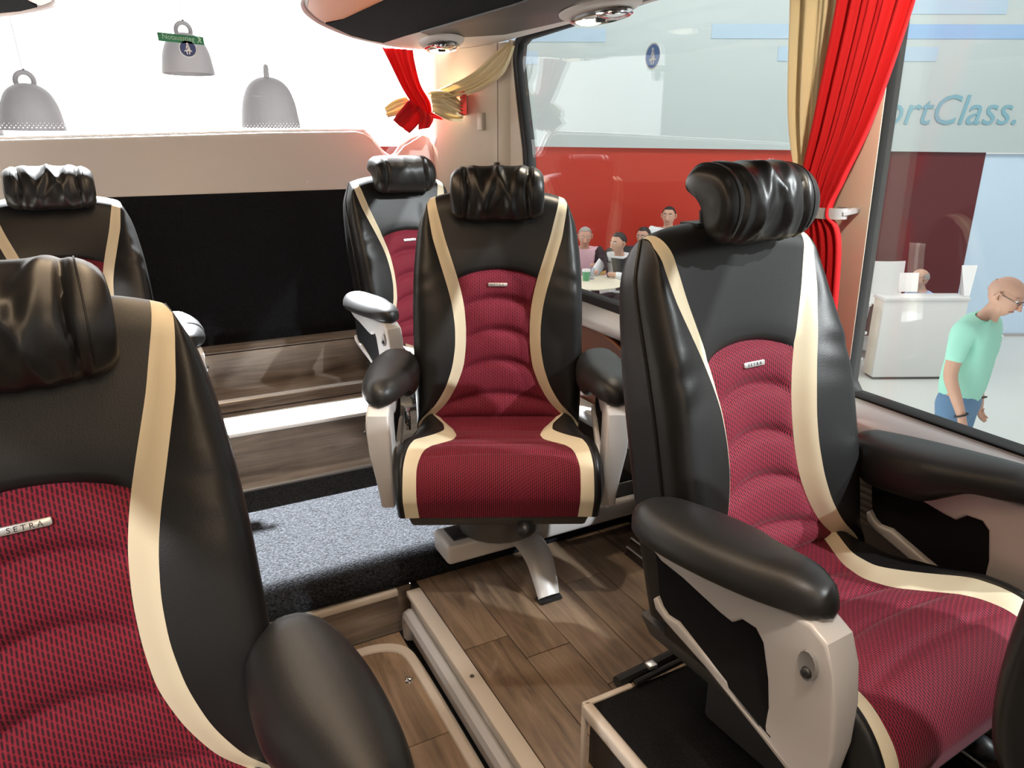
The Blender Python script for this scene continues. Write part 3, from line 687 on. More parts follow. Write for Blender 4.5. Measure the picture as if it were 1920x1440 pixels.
def mk_arm(side, tilt, up90=None, dx=0.0):
    X = lambda p: arm_xf(side, tilt, (p[0]+dx, p[1], p[2]), up90)
    out = {}
    poly = BR_OUT+BR_IN
    # bracket: side outline given thickness; the lower end is slimmer
    def th(y, z): return .030*(1-.35*sm((-z-.06)/.22))*(.72+.28*sm((-y-.20)/.15))
    b = MB().prism(poly, lambda y, z: X((-th(y, z)-.012*sm((-z-.05)/.2), y, z)), lambda y, z: X((th(y, z)-.012*sm((-z-.05)/.2), y, z)))
    me = bpy.data.meshes.new('armrest_bracket'); me.from_pydata(b.v, [], b.f); bm = bmesh.new(); bm.from_mesh(me)
    bmesh.ops.recalc_face_normals(bm, faces=bm.faces)
    es = [e for e in bm.edges if len(e.link_faces) == 2 and any(len(f.verts) > 8 for f in e.link_faces)]
    bmesh.ops.bevel(bm, geom=es, offset=.007, segments=3, profile=.5, affect='EDGES', clamp_overlap=True)
    big = [f for f in bm.faces if len(f.verts) > 8]; bmesh.ops.triangulate(bm, faces=big)
    for f in bm.faces: f.smooth = True
    for e in bm.edges:
        if len(e.link_faces) == 2 and e.calc_face_angle(0) > R(32): e.smooth = False
    bm.to_mesh(me); bm.free(); out['bracket'] = me
    # padded top
    rings = []; n = 24; ys = [.045, .043, .036, .022, .0]+list(np.linspace(-.02, -.33, 22))+[-.352, -.372, -.384, -.388]
    for y in ys:
        u = (.045-y)/.433
        hw = .071*math.sqrt(max(0.0004, 1-((u-.40)/(.60 if u > .4 else .405))**2))**.78
        hw = min(hw, .071)
        lobe = .055*sm((-y+.03)/.06)*(1-sm((-y-.14)/.14)); th_ = .050*(min(1, hw/.05))**.7
        ring = []
        for k in range(n):
            a = 2*pi*k/n; cx, sz = cos(a), sin(a)
            x = hw*math.copysign(abs(cx)**.85, cx); inn = sm((-x/hw+.15)/.8)
            z = th_*abs(sz)**.80 if sz >= 0 else -(.010+lobe*inn)*abs(sz)**.75
            if sz >= 0: z += 0
            ring.append(X((x-.004-.010*sm(lobe/.055)*inn, y, z+.012)))
        rings.append(ring)
    m = MB().grid(rings, cv=True); m.f.append(tuple(range(n))); m.f.append(tuple(range(len(m.v)-n, len(m.v)))[::-1])
    out['pad'] = m.mesh('armrest_pad', angle=60)
    pk = [(.0, -.010), (-.30, -.010), (-.31, -.10), (-.30, -.245), (-.20, -.205), (-.06, -.150), (-.02, -.135), (-.012, -.06)]
    out['pocket'] = MB().prism(pk, lambda y, z: X((-.012, y, z)), lambda y, z: X((.006, y, z))).mesh('pocket_panel', smooth=False)
    # raised disc on the outer face, its grey stands for shade in a recess
    P = []
    for r, dx in ((.0225, -.001), (.0215, .0022), (.019, .0016), (.0, .0012)):
        P.append([X((.0298+dx, -.376+r*.75*cos(2*pi*k/14), -.062+r*1.05*sin(2*pi*k/14)-(.006 if r < .01 else 0))) for k in range(14)])
    out['recess'] = MB().grid(P, cv=True).mesh('recess_shade_disc')
    out['knob'] = MB().ball(X((.0305, -.376, -.072)), .009, 6, 8).mesh('knob')
    out['tag'] = MB().hexa([X(p) for p in [(.024, -.13, -.008), (.031, -.13, -.008), (.031, -.165, -.008), (.024, -.165, -.008), (.024, -.13, .003), (.031, -.13, .003), (.031, -.165, .003), (.024, -.165, .003)]]).mesh('hinge_plate', smooth=False)
    return out
CUSH = mk_cushion(); HEAD, HSEAM1, HSEAM2 = mk_headrest(); HEADP = mk_headrest(0.12)[0]
BADGE_TXT = text_mesh('S E T R A', .0098, 0, .0003, 'CENTER')
RECESS_SHADE = mat('recess_shade_grey', (0.24, 0.235, 0.23), 0.5)
SEATDARK = mat('dark_seat_pan', (0.05, 0.048, 0.046), 0.5)
def make_seat(loc, yaw, rec, label, head_up=0.0, tilt=0.0, up_left=None, base='box', plain=False, hscale=.90, arm_dx=0.0):
    t = thing('coach_seat', (loc[0], loc[1], -1.25 if base != 'rear' else -1.168), label, 'seat', 'red and black coach seats', yaw)
    dz = loc[2]-LOC[t.name].z
    def pt(name, me, m, par=None, smooth=True, **kw):
        if isinstance(me, MB): me = me.mesh(name, **kw)
        if par is None:
            o = link(name, me, m, t); o.location = (0, 0, dz)
        else: o = link(name, me, m, par)
        return o
    B = mk_back(rec)
    bk = pt('backrest', B['shell'], LEATHER)
    pn = pt('backrest_panel', B['panel'], FABRIC); pn['label'] = 'dark red woven fabric panel with arched seams'
    for k in ('sl', 'sr'):
        o = pt('backrest_stripe', B[k], CREAM); o['label'] = 'curved cream leather stripe'
        pt('piping', B['p'+k], LEATHER_S, bk)
    # badge
    hb = .414; t0, d0, h0 = back_cols(hb, 0, 1)
    def bp(x, h, d): return (x, h*sin(rec)-d*cos(rec), h*cos(rec)+d*sin(rec))
    m = MB().prism([(-.029, -.0035), (-.026, -.0055), (.026, -.0055), (.029, -.0035), (.029, .0045), (.027, .0055), (-.027, .0055), (-.029, .0045)], lambda x, h: bp(x, hb+h, d0-.003), lambda x, h: bp(x, hb+h, d0+.0045))
    bd = pt('badge', m, METAL, bevel=.0012); bd['label'] = 'small silver badge with dark lettering SETRA'
    tm = BADGE_TXT.copy(); 
    for v in tm.vertices:
        x, y, z = v.co; v.co = bp(x*1.0, hb+y-.0036, d0+.0046+z)
    pt('lettering', tm, BLACKP, bd)
    # headrest
    hh = .698+head_up; hd = .020
    Mh = Matrix(((1, 0, 0, 0), (0, cos(rec), sin(rec), hh*sin(rec)-hd*cos(rec)), (0, -sin(rec), cos(rec), hh*cos(rec)+hd*sin(rec)), (0, 0, 0, 1)))
    def hx(me): q = me.copy(); q.transform(Mh @ Matrix.Scale(hscale, 4)); return q
    he = pt('headrest', hx(HEADP if plain else HEAD), LEATHER_S); pt('seam', hx(HSEAM1), LEATHER, he); pt('seam', hx(HSEAM2), LEATHER, he)
    m = MB()
    for sx in (-.06, .06): m.tube([bp(sx, .60, -.045), bp(sx, .70+head_up, -.03)], .009, 8)
    m.box(-.09, .09, *sorted((bp(0, .69, -.02)[1], bp(0, .69, -.07)[1])), bp(0, .675, -.05)[2], bp(0, .703, -.05)[2])
    pt('headrest_support', m, BLACKP)
    # cushion
    pt('seat_cushion', CUSH['body'], LEATHER)
    o = pt('cushion_panel', CUSH['panel'], FABRIC); o['label'] = 'dark red woven fabric seat panel'
    for k in 'lr':
        o = pt('cushion_stripe', CUSH['s'+k], CREAM); o['label'] = 'curved cream leather stripe'
    for sd in ((-1,) if up_left else (-1, 1)):
        A = mk_arm(sd, tilt, up_left if sd < 0 else None, arm_dx)
        br = pt('armrest', A['bracket'], SILVER); br['label'] = 'silver grey armrest bracket'
        pt('armrest_pad', A['pad'], PADM, br); pt('pocket_panel', A['pocket'], POCKET, br); pt('recess_shade_disc', A['recess'], RECESS_SHADE, br); pt('knob', A['knob'], BLACKP, br); pt('hinge_plate', A['tag'], METAL, br)
    # pan, buckle, lever
    m = MB().hexa([(-.23, -.40, -.150), (.23, -.40, -.150), (.22, .10, -.150), (-.22, .10, -.150), (-.24, -.415, -.115), (.24, -.415, -.115), (.235, .12, -.10), (-.235, .12, -.10)])
    pt('seat_pan', m, SEATDARK, bevel=.01)
    m = MB().tube([(.07, -.34, -.15), (.07, -.40, -.155)], .012, 10).ball((.07, -.41, -.155), (.022, .026, .022), 8, 12)
    pt('lever', m, BLACKP)
    m = MB().box(-.275, -.262, -.115, -.075, .028, .066).tube([(-.268, -.09, .0), (-.268, -.085, .06)], .008, 6)
    pt('belt_buckle', m, CHROME, bevel=.003)
    z0 = LOC[t.name].z-loc[2]
    if base == 'rear':
        pt('base', MB().box(-.20, .20, -.40, -.365, z0, -.15), SEATDARK, bevel=.005)
    elif base == 'beam':
        pt('swivel', MB().lathe([(0.0, -.15), (.12, -.15), (.13, -.20), (.12, -.27), (0, -.27)], (0, -.17, 0), 24), DARKMET)
    elif base == 'box':
        pt('pedestal', MB().box(-.17, .17, -.34, -.02, z0+.151, -.15), SEATDARK, bevel=.01)
    elif base == 'legs':
        pt('pedestal', MB().box(-.17, .17, -.34, -.02, z0, -.15), SEATDARK, bevel=.01)
    return t
sC = make_seat((.936, 1.869, -.81), R(-26.6), R(11.3), 'red and black coach seat swivelled to face the aisle, in the middle of the group', -.022, 0, None, 'beam')
sB = make_seat((1.057, .884, -.812), R(3.3), R(13.7), 'red and black coach seat with raised headrest beside the red curtain and side window', .022, R(6), None, 'box', False, .85)
sA = make_seat((-.156, .846, -.841), R(4.4), R(18.5), 'red and black coach seat with the readable SETRA badge, cut by the left edge', -.045, 0, None, 'legs', arm_dx=-.032)
sD = make_seat((1.077, 2.855, -.786), R(6.6), R(16.5), 'red and black coach seat by the beige corner column, half hidden behind the swivelled seat', -.016, 0, None, 'rear', True)
sE = make_seat((-.203, 2.83, -.807), R(4.3), R(22.8), 'red and black coach seat below the bell lamps, in front of the black rear panel', .0, 0, None, 'rear')
sF = make_seat((1.166, .132, -.80), R(-35), R(3), 'coach seat with its armrest folded up, only a black sliver at the right edge', .0, 0, (-.02, -.10), 'box')

# cross beam with leg carrying the swivelled seat
bm_ = thing('seat_beam', (1.0, 1.72, -1.25), 'silver grey cross beam with a splayed leg carrying the swivelled seat', 'seat beam')
part('beam', MB().box(.673, 1.50, 1.667, 1.785, -1.150, -1.085), SILVER, bm_, True, bevel=.014, seg=3)
part('beam_insert', MB().box(.70, 1.50, 1.69, 1.765, -1.088, -1.080), BLACKP, bm_, True, bevel=.003)
lp = catmull([(.90, 1.70, -1.115), (.925, 1.66, -1.125), (.937, 1.61, -1.16), (.932, 1.56, -1.205), (.924, 1.523, -1.240)], 5)
P = []
for i, p in enumerate(lp):
    u = i/(len(lp)-1); wx = .055-.020*u; hz = .016
    tn = (lp[min(i+1, len(lp)-1)]-lp[max(i-1, 0)]).normalized(); nn = Vector((1, 0, 0)).cross(tn).normalized()
    if nn.z < 0: nn = -nn
    P.append([p+Vector((wx*cos(a), 0, 0))*1.0+nn*hz*sin(a) for a in (2*pi*k/16 for k in range(16))])
m = MB().grid(P, cv=True); m.f.append(tuple(range(16))); m.f.append(tuple(range(len(m.v)-16, len(m.v))))
part('leg', m, SILVER, bm_, True)
part('foot', MB().hexa([(.887, 1.505, -1.25), (.961, 1.505, -1.25), (.965, 1.54, -1.25), (.885, 1.54, -1.25), (.890, 1.506, -1.238), (.958, 1.506, -1.238), (.962, 1.538, -1.238), (.888, 1.538, -1.238)]), BLACKP, bm_, True, bevel=.003)

# plinth under the window seat: black mat top, cream edge profiles
pl = thing('seat_plinth', (1.0, .6, -1.25), 'black topped plinth with cream edge trim under the window seat', 'plinth')
part('body', MB().box(.705, 1.25, -.1, .985, -1.25, -1.112), BLACKP, pl, True, smooth=False)
part('mat_top', MB().box(.708, 1.25, -.1, .988, -1.113, -1.101), RUBMAT, pl, True, smooth=False)
part('edge_trim', MB().box(.688, .712, -.1, 1.0, -1.130, -1.097), TRIMCREAM, pl, True, bevel=.008, seg=3)
part('rear_trim', MB().box(.690, .815, .986, 1.0, -1.116, -1.097), TRIMCREAM, pl, True, bevel=.004)
part('corner_strip', MB().hexa([(.680, .972, -1.25), (.690, .972, -1.25), (.690, .985, -1.25), (.680, .985, -1.25), (.690, .985, -1.12), (.700, .985, -1.12), (.700, .998, -1.12), (.690, .998, -1.12)]), TRIMCREAM, pl, True, bevel=.002)
hn = part('hinge', MB().tube([(.79, 1.012, -1.098), (1.02, 1.03, -1.098)], .014, 10), BLACKP, pl, True)
part('hinge_bar', MB().tube([(.82, .988, -1.093), (1.03, 1.003, -1.093)], .007, 8), BLACKP, hn, True)
part('hinge_clip', MB().box(.868, .890, 1.0, 1.02, -1.09, -1.080), METAL, hn, True, bevel=.002)

# ------------------------------------------------------------------ curtains
def cloth(left, right, nfold, amp, n_out=(0, -1, 0), m=48, thick=.0022, ph=0.0, env=None):
    """surface between two boundary polylines of equal length, folded along its length"""
    A = MB(); no = Vector(n_out); P = []; Q = []
    for i, (a, b) in enumerate(zip(left, right)):
        u = i/(len(left)-1); r = []; q = []
        for j in range(m+1):
            v = j/m; e = amp*(env(u) if env else 1)
            d = sin(v*nfold*2*pi+ph+.6*sin(u*3+v*5))*e*(.6+.4*sin(v*7.3+ph))
            p = a.lerp(b, v)+no*(d+.35*e*sin(v*nfold*3.7*pi+1.3*ph))
            r.append(p); q.append(p-no*thick)
        P.append(r); Q.append(q)
    full = [r+q[::-1] for r, q in zip(P, Q)]
    A.grid(full, cv=True); return A
X0 = 1.425
cr = cloth(catmull([(X0+.02, 1.355, .386), (X0+.02, 1.345, .30), (X0+.01, 1.30, .05), (X0-.005, 1.215, -.148)], 12), catmull([(X0+.02, 1.15, .386), (X0+.02, 1.15, .30), (X0+.01, 1.155, .05), (X0-.005, 1.165, -.148)], 12), 4.5, .012, (-1, 0, 0), ph=.4)
top('curtain', cr, CREAMC, 'cream curtain gathered by the band beside the window seat', 'curtain', angle=180)
cr = cloth(catmull([(X0-.01, 1.20, .386), (X0-.01, 1.185, .30), (X0-.02, 1.20, .05), (X0-.03, 1.205, -.07), (X0-.03, 1.195, -.148), (X0-.025, 1.20, -.30), (X0-.02, 1.185, -.62)], 12), catmull([(X0-.01, 1.00, .386), (X0-.01, 1.01, .27), (X0-.02, 1.055, .06), (X0-.03, 1.10, -.07), (X0-.03, 1.125, -.145), (X0-.025, 1.085, -.22), (X0-.02, 1.06, -.62)], 12), 5, .013, (-1, 0, 0), ph=1.7)
top('curtain', cr, REDC, 'red curtain gathered by the band and hanging on behind the window seat', 'curtain', angle=180)
P = []
for k in range(20):
    a = 2*pi*k/20; c = Vector((X0-.005, 1.165, -.145)); ring = []
    for dz, dr in ((-.012, 0), (-.012, .003), (.012, .003), (.012, 0)):
        ring.append(c+Vector(((.036+dr)*cos(a), (.058+dr)*sin(a), dz-.10*0)))
    P.append(ring)
tb = MB().grid(P, cu=True, cv=True).tube([(X0-.01, 1.11, -.145), (1.458, 1.10, -.138)], .008, 6)
top('curtain_tieback', tb, SILL, 'pale grey band tying the red and cream curtains', 'tieback', angle=40)
# rear corner: knotted red and cream curtains
rd = cloth(catmull([(1.055, 3.19, .388), (1.085, 3.19, .33), (1.135, 3.185, .23), (1.185, 3.18, .155), (1.225, 3.19, .115)], 8), catmull([(1.20, 3.20, .388), (1.205, 3.20, .34), (1.225, 3.195, .25), (1.262, 3.185, .18), (1.272, 3.19, .125)], 8), 3, .011, (0, -1, 0), ph=.9)
rd2 = cloth(catmull([(1.165, 3.185, .185), (1.11, 3.18, .13), (1.085, 3.175, .100)], 8), catmull([(1.255, 3.18, .135), (1.19, 3.17, .075), (1.155, 3.165, .048)], 8), 2, .008, (0, -1, 0), ph=.3)
rd.add(rd2.v, rd2.f)
rd3 = cloth(catmull([(1.215, 3.18, .135), (1.20, 3.17, .09), (1.195, 3.165, .062)], 6), catmull([(1.27, 3.175, .13), (1.272, 3.165, .105), (1.25, 3.16, .072)], 6), 1.5, .006, (0, -1, 0), ph=1.3)
rd.add(rd3.v, rd3.f)
rd4 = cloth(catmull([(1.26, 3.175, .14), (1.31, 3.18, .118)], 6), catmull([(1.255, 3.17, .115), (1.325, 3.18, .105)], 6), 1, .005, (0, -1, 0)); rd.add(rd4.v, rd4.f)
top('curtain', rd, REDC, 'red curtain twisted into a knot at the rear corner', 'curtain', angle=180)
cu = cloth(catmull([(1.46, 2.815, .388), (1.43, 2.87, .355), (1.385, 3.0, .285), (1.32, 3.12, .24), (1.255, 3.17, .215)], 8), catmull([(1.475, 2.785, .375), (1.452, 2.84, .28), (1.415, 2.97, .225), (1.35, 3.09, .195), (1.265, 3.16, .180)], 8), 2.6, .014, (-.8, -.6, 0), ph=.2, env=lambda u: .5+.9*u)
c2 = cloth(catmull([(1.255, 3.15, .222), (1.305, 3.12, .222), (1.345, 3.10, .205), (1.385, 3.09, .165)], 6), catmull([(1.258, 3.14, .135), (1.295, 3.115, .112), (1.335, 3.10, .098), (1.380, 3.09, .100)], 6), 3.2, .012, (-.5, -.85, 0), ph=.8); cu.add(c2.v, c2.f)
c3 = cloth(catmull([(1.29, 3.10, .205), (1.340, 3.085, .180), (1.385, 3.075, .148)], 6), catmull([(1.275, 3.10, .155), (1.325, 3.08, .128), (1.375, 3.07, .118)], 6), 2, .009, (-.5, -.85, 0), ph=2.0); cu.add(c3.v, c3.f)
c4 = cloth(catmull([(1.165, 3.20, .20), (1.11, 3.21, .185), (1.065, 3.215, .155)], 6), catmull([(1.185, 3.20, .155), (1.125, 3.21, .125), (1.075, 3.215, .112)], 6), 2, .012, (0, -1, 0), ph=2.4); cu.add(c4.v, c4.f)
top('curtain', cu, CREAMC, 'cream curtain swagged across the corner column into the knot', 'curtain', angle=180)
# emergency hammer holder behind the knot
hhd = thing('hammer_holder', (1.412, 3.095, .125), 'red and green emergency hammer holder on the corner column', 'holder')
Mh = Matrix.Rotation(R(-22), 4, 'Z')
def hm(b): me = b.mesh('p', bevel=.0015); me.transform(Mh); return me
part('backplate', hm(MB().box(-.030, -.012, -.050, .050, 0, .095)), HREDM, hhd)
part('green_panel', hm(MB().box(-.034, -.028, -.012, .040, .008, .088)), HGREEN, hhd)
for k in range(6): part('fin', hm(MB().box(-.040, -.028, -.050, -.016, .006+k*.015, .013+k*.015)), HREDM, hhd)
part('hammer', hm(MB().box(-.042, -.033, -.002, .006, .02, .080).box(-.046, -.033, -.012, .016, .042, .054)), SILL, hhd)

# ------------------------------------------------------------------ stickers on the glass
def belt_sticker(name, org, ex, ez, r, col, label):
    ex, ez = Vector(ex).normalized(), Vector(ez).normalized(); en = ex.cross(ez).normalized()
    t = thing(name, org, label, 'sticker')
    def disc(rad, off, n=36): return MB().add([ex*(rad*cos(2*pi*k/n))+ez*(rad*sin(2*pi*k/n))+en*off for k in range(n)], [tuple(range(n))])
    def solid(poly, o0, o1): return MB().prism(poly, lambda a, b: ex*(a*r)+ez*(b*r)+en*o0, lambda a, b: ex*(a*r)+ez*(b*r)+en*o1)
    circ = lambda cx, cy, q, n=14: [(cx+q*cos(2*pi*k/n), cy+q*sin(2*pi*k/n)) for k in range(n)]
    part('border', solid(circ(0, 0, 1.0, 36), 0, .0006), STWHITE, t, smooth=False)
    part('disc', solid(circ(0, 0, .88, 36), .0004, .0010), col, t, smooth=False)
    fg = MB()
    for poly in (circ(-.02, .50, .13), [(-.16, .34), (.16, .34), (.26, -.16), (-.26, -.16)], [(-.45, -.36), (-.40, -.22), (-.12, -.14), (.12, -.14), (.40, -.22), (.45, -.36), (.24, -.30), (.16, -.66), (.06, -.66), (.08, -.30), (-.08, -.30), (-.06, -.66), (-.16, -.66), (-.24, -.30)]):
        q = solid(poly, .0008, .0014); fg.add(q.v, q.f)
    part('seated_figure', fg, STWHITE, t, smooth=False)
    part('belt', solid([(.17, .30), (.24, .36), (-.16, -.18), (-.24, -.12)], .0012, .0017), col, t, smooth=False)
gz = lambda z: 3.442
zb = .369; belt_sticker('seat_belt_sticker', (.322, gz(zb)-.003, zb), (1, 0, 0), (0, 0, 1), .034, NAVY, 'round navy seat belt sticker on the rear window below the green sign')
belt_sticker('seat_belt_sticker', (1.517, 1.948, .262), (0, -1, 0), (0, 0, 1), .038, STBLUE, 'round blue seat belt sticker on the side window')
gs = thing('exit_sign', (.305, gz(.41)-.004, .395), 'green emergency exit strip sign on the rear window', 'sign')
part('panel', MB().hexa([(-.088, 0, -.004), (.082, 0, -.010), (.082, .001, -.010), (-.088, .001, -.004), (-.090, 0, .028), (.080, 0, .020), (.080, .001, .020), (-.090, .001, .028)]), GREEN, gs, smooth=False)
tm = text_mesh('Notausstieg', .027, 0, .0004)
for v in tm.vertices: x, y, z = v.co; v.co = (-.074+x*.92, -.0022+-z, .005+y-.035*(x))
part('lettering', tm, SIGNTXT, gs)
part('running_figure', MB().prism([(.054, -.001), (.060, .004), (.062, .010), (.058, .016), (.062, .020), (.067, .016), (.072, .012), (.068, .006), (.073, -.002), (.069, -.004), (.064, .003), (.058, -.004)], lambda a, b: (a, -.002, b), lambda a, b: (a, -.0026, b)), SIGNTXT, gs, smooth=False)

# ------------------------------------------------------------------ the hall behind the rear window: bell lamps
def bell(x, y, zb, r, h, rot, label, dx):
    t = thing('bell_lamp', (x, y, zb), label, 'lamp', 'bell lamps behind the rear window', rot)
    prof = [(r*.94, 0), (r, 0), (r*.985, h*.10), (r*.95, h*.25), (r*.90, h*.45), (r*.82, h*.62), (r*.70, h*.78), (r*.52, h*.90), (r*.28, h*.975), (0, h)]
    pc = [(max(p.x, 0), p.z) for p in catmull([(a, 0, b) for a, b in prof[1:]], 4)]
    part('shade', MB().lathe([(r*.90, h*.3), (r*.95, .002)]+pc, n=40), BELL, t, angle=60)
    hr = r*.27; pts = [(hr*cos(a), 0, h*.95+hr*1.05*sin(a)+.03) for a in np.linspace(-.35, pi+.35, 18)]
    part('handle', MB().tube(pts, r*.085, 10), BELL, t)
    part('hook', MB().tube([(0, -.012, h*.95+hr+.045), (.01, 0, h*.95+hr+.055), (0, .01, h*.95+hr+.03), (-.008, 0, h*.95+hr+.02)], .006, 6), DARKMET, t)
    part('cable', MB().tube([(0, 0, h*.95+hr+.05), (dx*.4, 0, h*.95+hr+.5), (dx, 0, 2.7-zb)], .0028, 6), SILL, t)
bell(-.535, 7.0, .10, .222, .345, 0, 'pale grey bell lamp hanging farthest left above the rear seat', -.05)
bell(.637, 7.0, .555, .205, .315, 0, 'pale grey bell lamp hanging highest, behind the green sign', -.02)
bell(1.262, 7.0, .14, .25, .42, R(82), 'pale grey bell lamp with its ring handle edge on, nearest the curtain knot', -.04)
bell(-1.02, 7.6, .06, .22, .345, R(30), 'pale grey bell lamp of which only an edge shows at the far left', 0)
struct('wall_glow_backdrop', MB().box(-9, 5.6, 13.0, 13.2, -2.5, 7.0), emit_mat('white_glow_backdrop', (1.0, 0.985, 0.98), 3.2), smooth=False)  # added glowing sheet standing in for the bright hall, lights the seat tops
struct('wall_light_blocker', MB().box(-7.2, -7.0, -10, 12.5, -2.5, 4.0), mat('dim_light_blocker', (0.16, 0.15, 0.15), 0.7), smooth=False)  # unseen wall added to hold back hall light and window reflections
struct('ceiling_beam', MB().box(-2.2, 3, 6.9, 7.7, 2.68, 2.75), SILL, smooth=False)

# ------------------------------------------------------------------ the stand beside the coach
struct('hall_floor', MB().box(-14, 16, -10, 22, -2.55, -2.5), HALLFLOOR, smooth=False)
E1 = Vector((cos(R(27.77)), -sin(R(27.77)), 0)); E2 = Vector((sin(R(27.77)), cos(R(27.77)), 0))   # along and into the stand's back wall
def sp(a, d, z): p = E1*a+E2*d; return (p.x, p.y, z)
def sbox(a0, a1, d0, d1, z0, z1): return MB().hexa([sp(a0, d0, z0), sp(a1, d0, z0), sp(a1, d1, z0), sp(a0, d1, z0), sp(a0, d0, z1), sp(a1, d0, z1), sp(a1, d1, z1), sp(a0, d1, z1)])
fa = thing('wall_fascia', sp(4, 9.7, -.06), kind='structure')
part('panel', MB().hexa([sp(-.15, 9.6, -.015), sp(14, 9.6, -.17), sp(14, 9.9, -.17), sp(-.15, 9.9, -.015), sp(-.15, 9.6, 4.2), sp(14, 9.6, 4.2), sp(14, 9.9, 4.2), sp(-.15, 9.9, 4.2)]), FASCIA, fa, True, smooth=False)
for (a0, a1, z0, z1), c in (((-.1, 1.13, 1.19, 1.34), BLUE1), ((-.1, .31, .94, 1.09), BLUE1), ((2.41, 4.4, 1.23, 1.39), BLUE1), ((3.24, 5.19, .98, 1.14), BLUE1), ((4.45, 9.0, 1.23, 1.39), BLUE2), ((4.6, 5.93, 1.50, 1.65), BLUE1)):
    part('colour_block', sbox(a0, a1, 9.592, 9.61, z0, z1), c, fa, True, smooth=False)
tm = text_mesh('ortClass.', .56, .20, .004); wx_ = max(v.co.x for v in tm.vertices)
for v in tm.vertices: x, y, z = v.co; v.co = sp(4.62+x*1.70/wx_, 9.592-z, .255+y*.90)
part('lettering', tm, TEAL, fa, True, label='grey teal slanted lettering')
struct('wall_red', sbox(-2.5, 4.2, 9.65, 9.75, -2.5, -.02), REDWALL, smooth=False)
struct('wall_red_shaded', sbox(4.2, 6.06, 9.65, 9.75, -2.5, -.06), REDWALL_SHADE, smooth=False)  # rest of the red wall, its shade painted as a darker red
struct('wall_pale', sbox(6.06, 14, 9.66, 9.76, -2.5, -.10), PALEBLUE, smooth=False)
struct('baseboard_pale', sbox(6.06, 14, 9.63, 9.66, -2.5, -2.46), SILL, smooth=False)
# white counter
ct = thing('counter', (7.6, 4.85, -2.5), 'white box counter in front of the shaded part of the red wall', 'counter')
d_ = Vector((7.99-7.16, 4.50-4.91, 0)); L_ = d_.length; ex = d_.normalized(); ey = Vector((-ex.y, ex.x, 0))
def cpt(a, b, z): p = Vector((7.16, 4.91, 0))+ex*a+ey*b; return (p.x, p.y, z)
def cbox(a0, a1, b0, b1, z0, z1): return MB().hexa([cpt(a0, b0, z0), cpt(a1, b0, z0), cpt(a1, b1, z0), cpt(a0, b1, z0), cpt(a0, b0, z1), cpt(a1, b0, z1), cpt(a1, b1, z1), cpt(a0, b1, z1)])
part('front_panel', cbox(0, L_, 0, .04, -2.47, -1.60), WHITE, ct, True, bevel=.004)
part('side_panel', cbox(0, .04, .04, .22, -2.47, -1.60), mat('counter_cream_side', (.78, .72, .62), .5), ct, True, bevel=.004)
part('worktop', cbox(-.01, L_+.01, -.01, .24, -1.60, -1.565), WHITE, ct, True, bevel=.004)
part('plinth', cbox(.02, L_-.02, .02, .2, -2.5, -2.47), DARKMET, ct, True, smooth=False)
part('wing', MB().hexa([cpt(L_-.05, .02, -1.57), cpt(L_+.01, .02, -1.57), cpt(L_+.12, .28, -1.57), cpt(L_+.06, .28, -1.57), cpt(L_-.05, .02, -1.55), cpt(L_+.01, .02, -1.55), cpt(L_+.25, .34, -1.27), cpt(L_+.07, .34, -1.27)]), WHITE, ct, True, smooth=False)
# shelf frame at the left end of the counter
sf = thing('shelf_unit', (7.1, 5.25, -2.5), 'narrow chrome legged white shelf at the left end of the counter', 'shelf')
for p in ((6.98, 5.07), (7.10, 5.34)): part('leg', MB().tube([(*p, -2.5), (*p, -1.68)], .02, 8), METAL, sf, True)
for z in (-2.3, -2.0, -1.68): part('shelf_board', MB().box(6.94, 7.13, 5.04, 5.38, z, z+.03), WHITE, sf, True, smooth=False)
def chair(x, y, rz, label, hs=.43, hb=.42):
    t = thing('white_chair', (x, y, -2.5), label, 'chair', 'white chairs on the stand', rz)
    part('seat', MB().box(-.20, .20, -.20, .20, hs, hs+.03), WHITE, t, bevel=.01)
    P = [[(xx, .20+.05*u-.04*(1-(xx/.22)**2), .05+hs+u*hb) for xx in np.linspace(-.22+.02*u, .22+.02*u, 8)] for u in np.linspace(0, 1, 6)]
    P2 = [[(p[0], p[1]+.015, p[2]) for p in r] for r in P]
    part('backrest', MB().grid([a+b[::-1] for a, b in zip(P, P2)], cv=True), WHITE, t)
    for sx in (-1, 1):
        for sy in (-1, 1): part('leg', MB().tube([(sx*.17, sy*.17, hs+.01), (sx*.21, sy*.22, 0)], .012, 6), METAL, t)
chair(*sp(4.90, 9.15, 0)[:2], R(-28), 'white chair with a tall back behind the counter, left of the seated man', .60, .42)
chair(*sp(4.18, 9.2, 0)[:2], R(40), 'white chair by the small table, partly behind the window frame')
tt = thing('side_table', (*sp(4.36, 8.72, 0)[:2], -2.5), 'small white table behind the counter', 'table')
part('table_top', MB().lathe([(0, .70), (.30, .70), (.31, .715), (.30, .73), (0, .73)], n=28), WHITE, tt); part('stem', MB().tube([(0, 0, 0), (0, 0, .70)], .03, 10), METAL, tt); part('foot', MB().lathe([(0, .02), (.2, .015), (.22, 0)], n=24), METAL, tt)
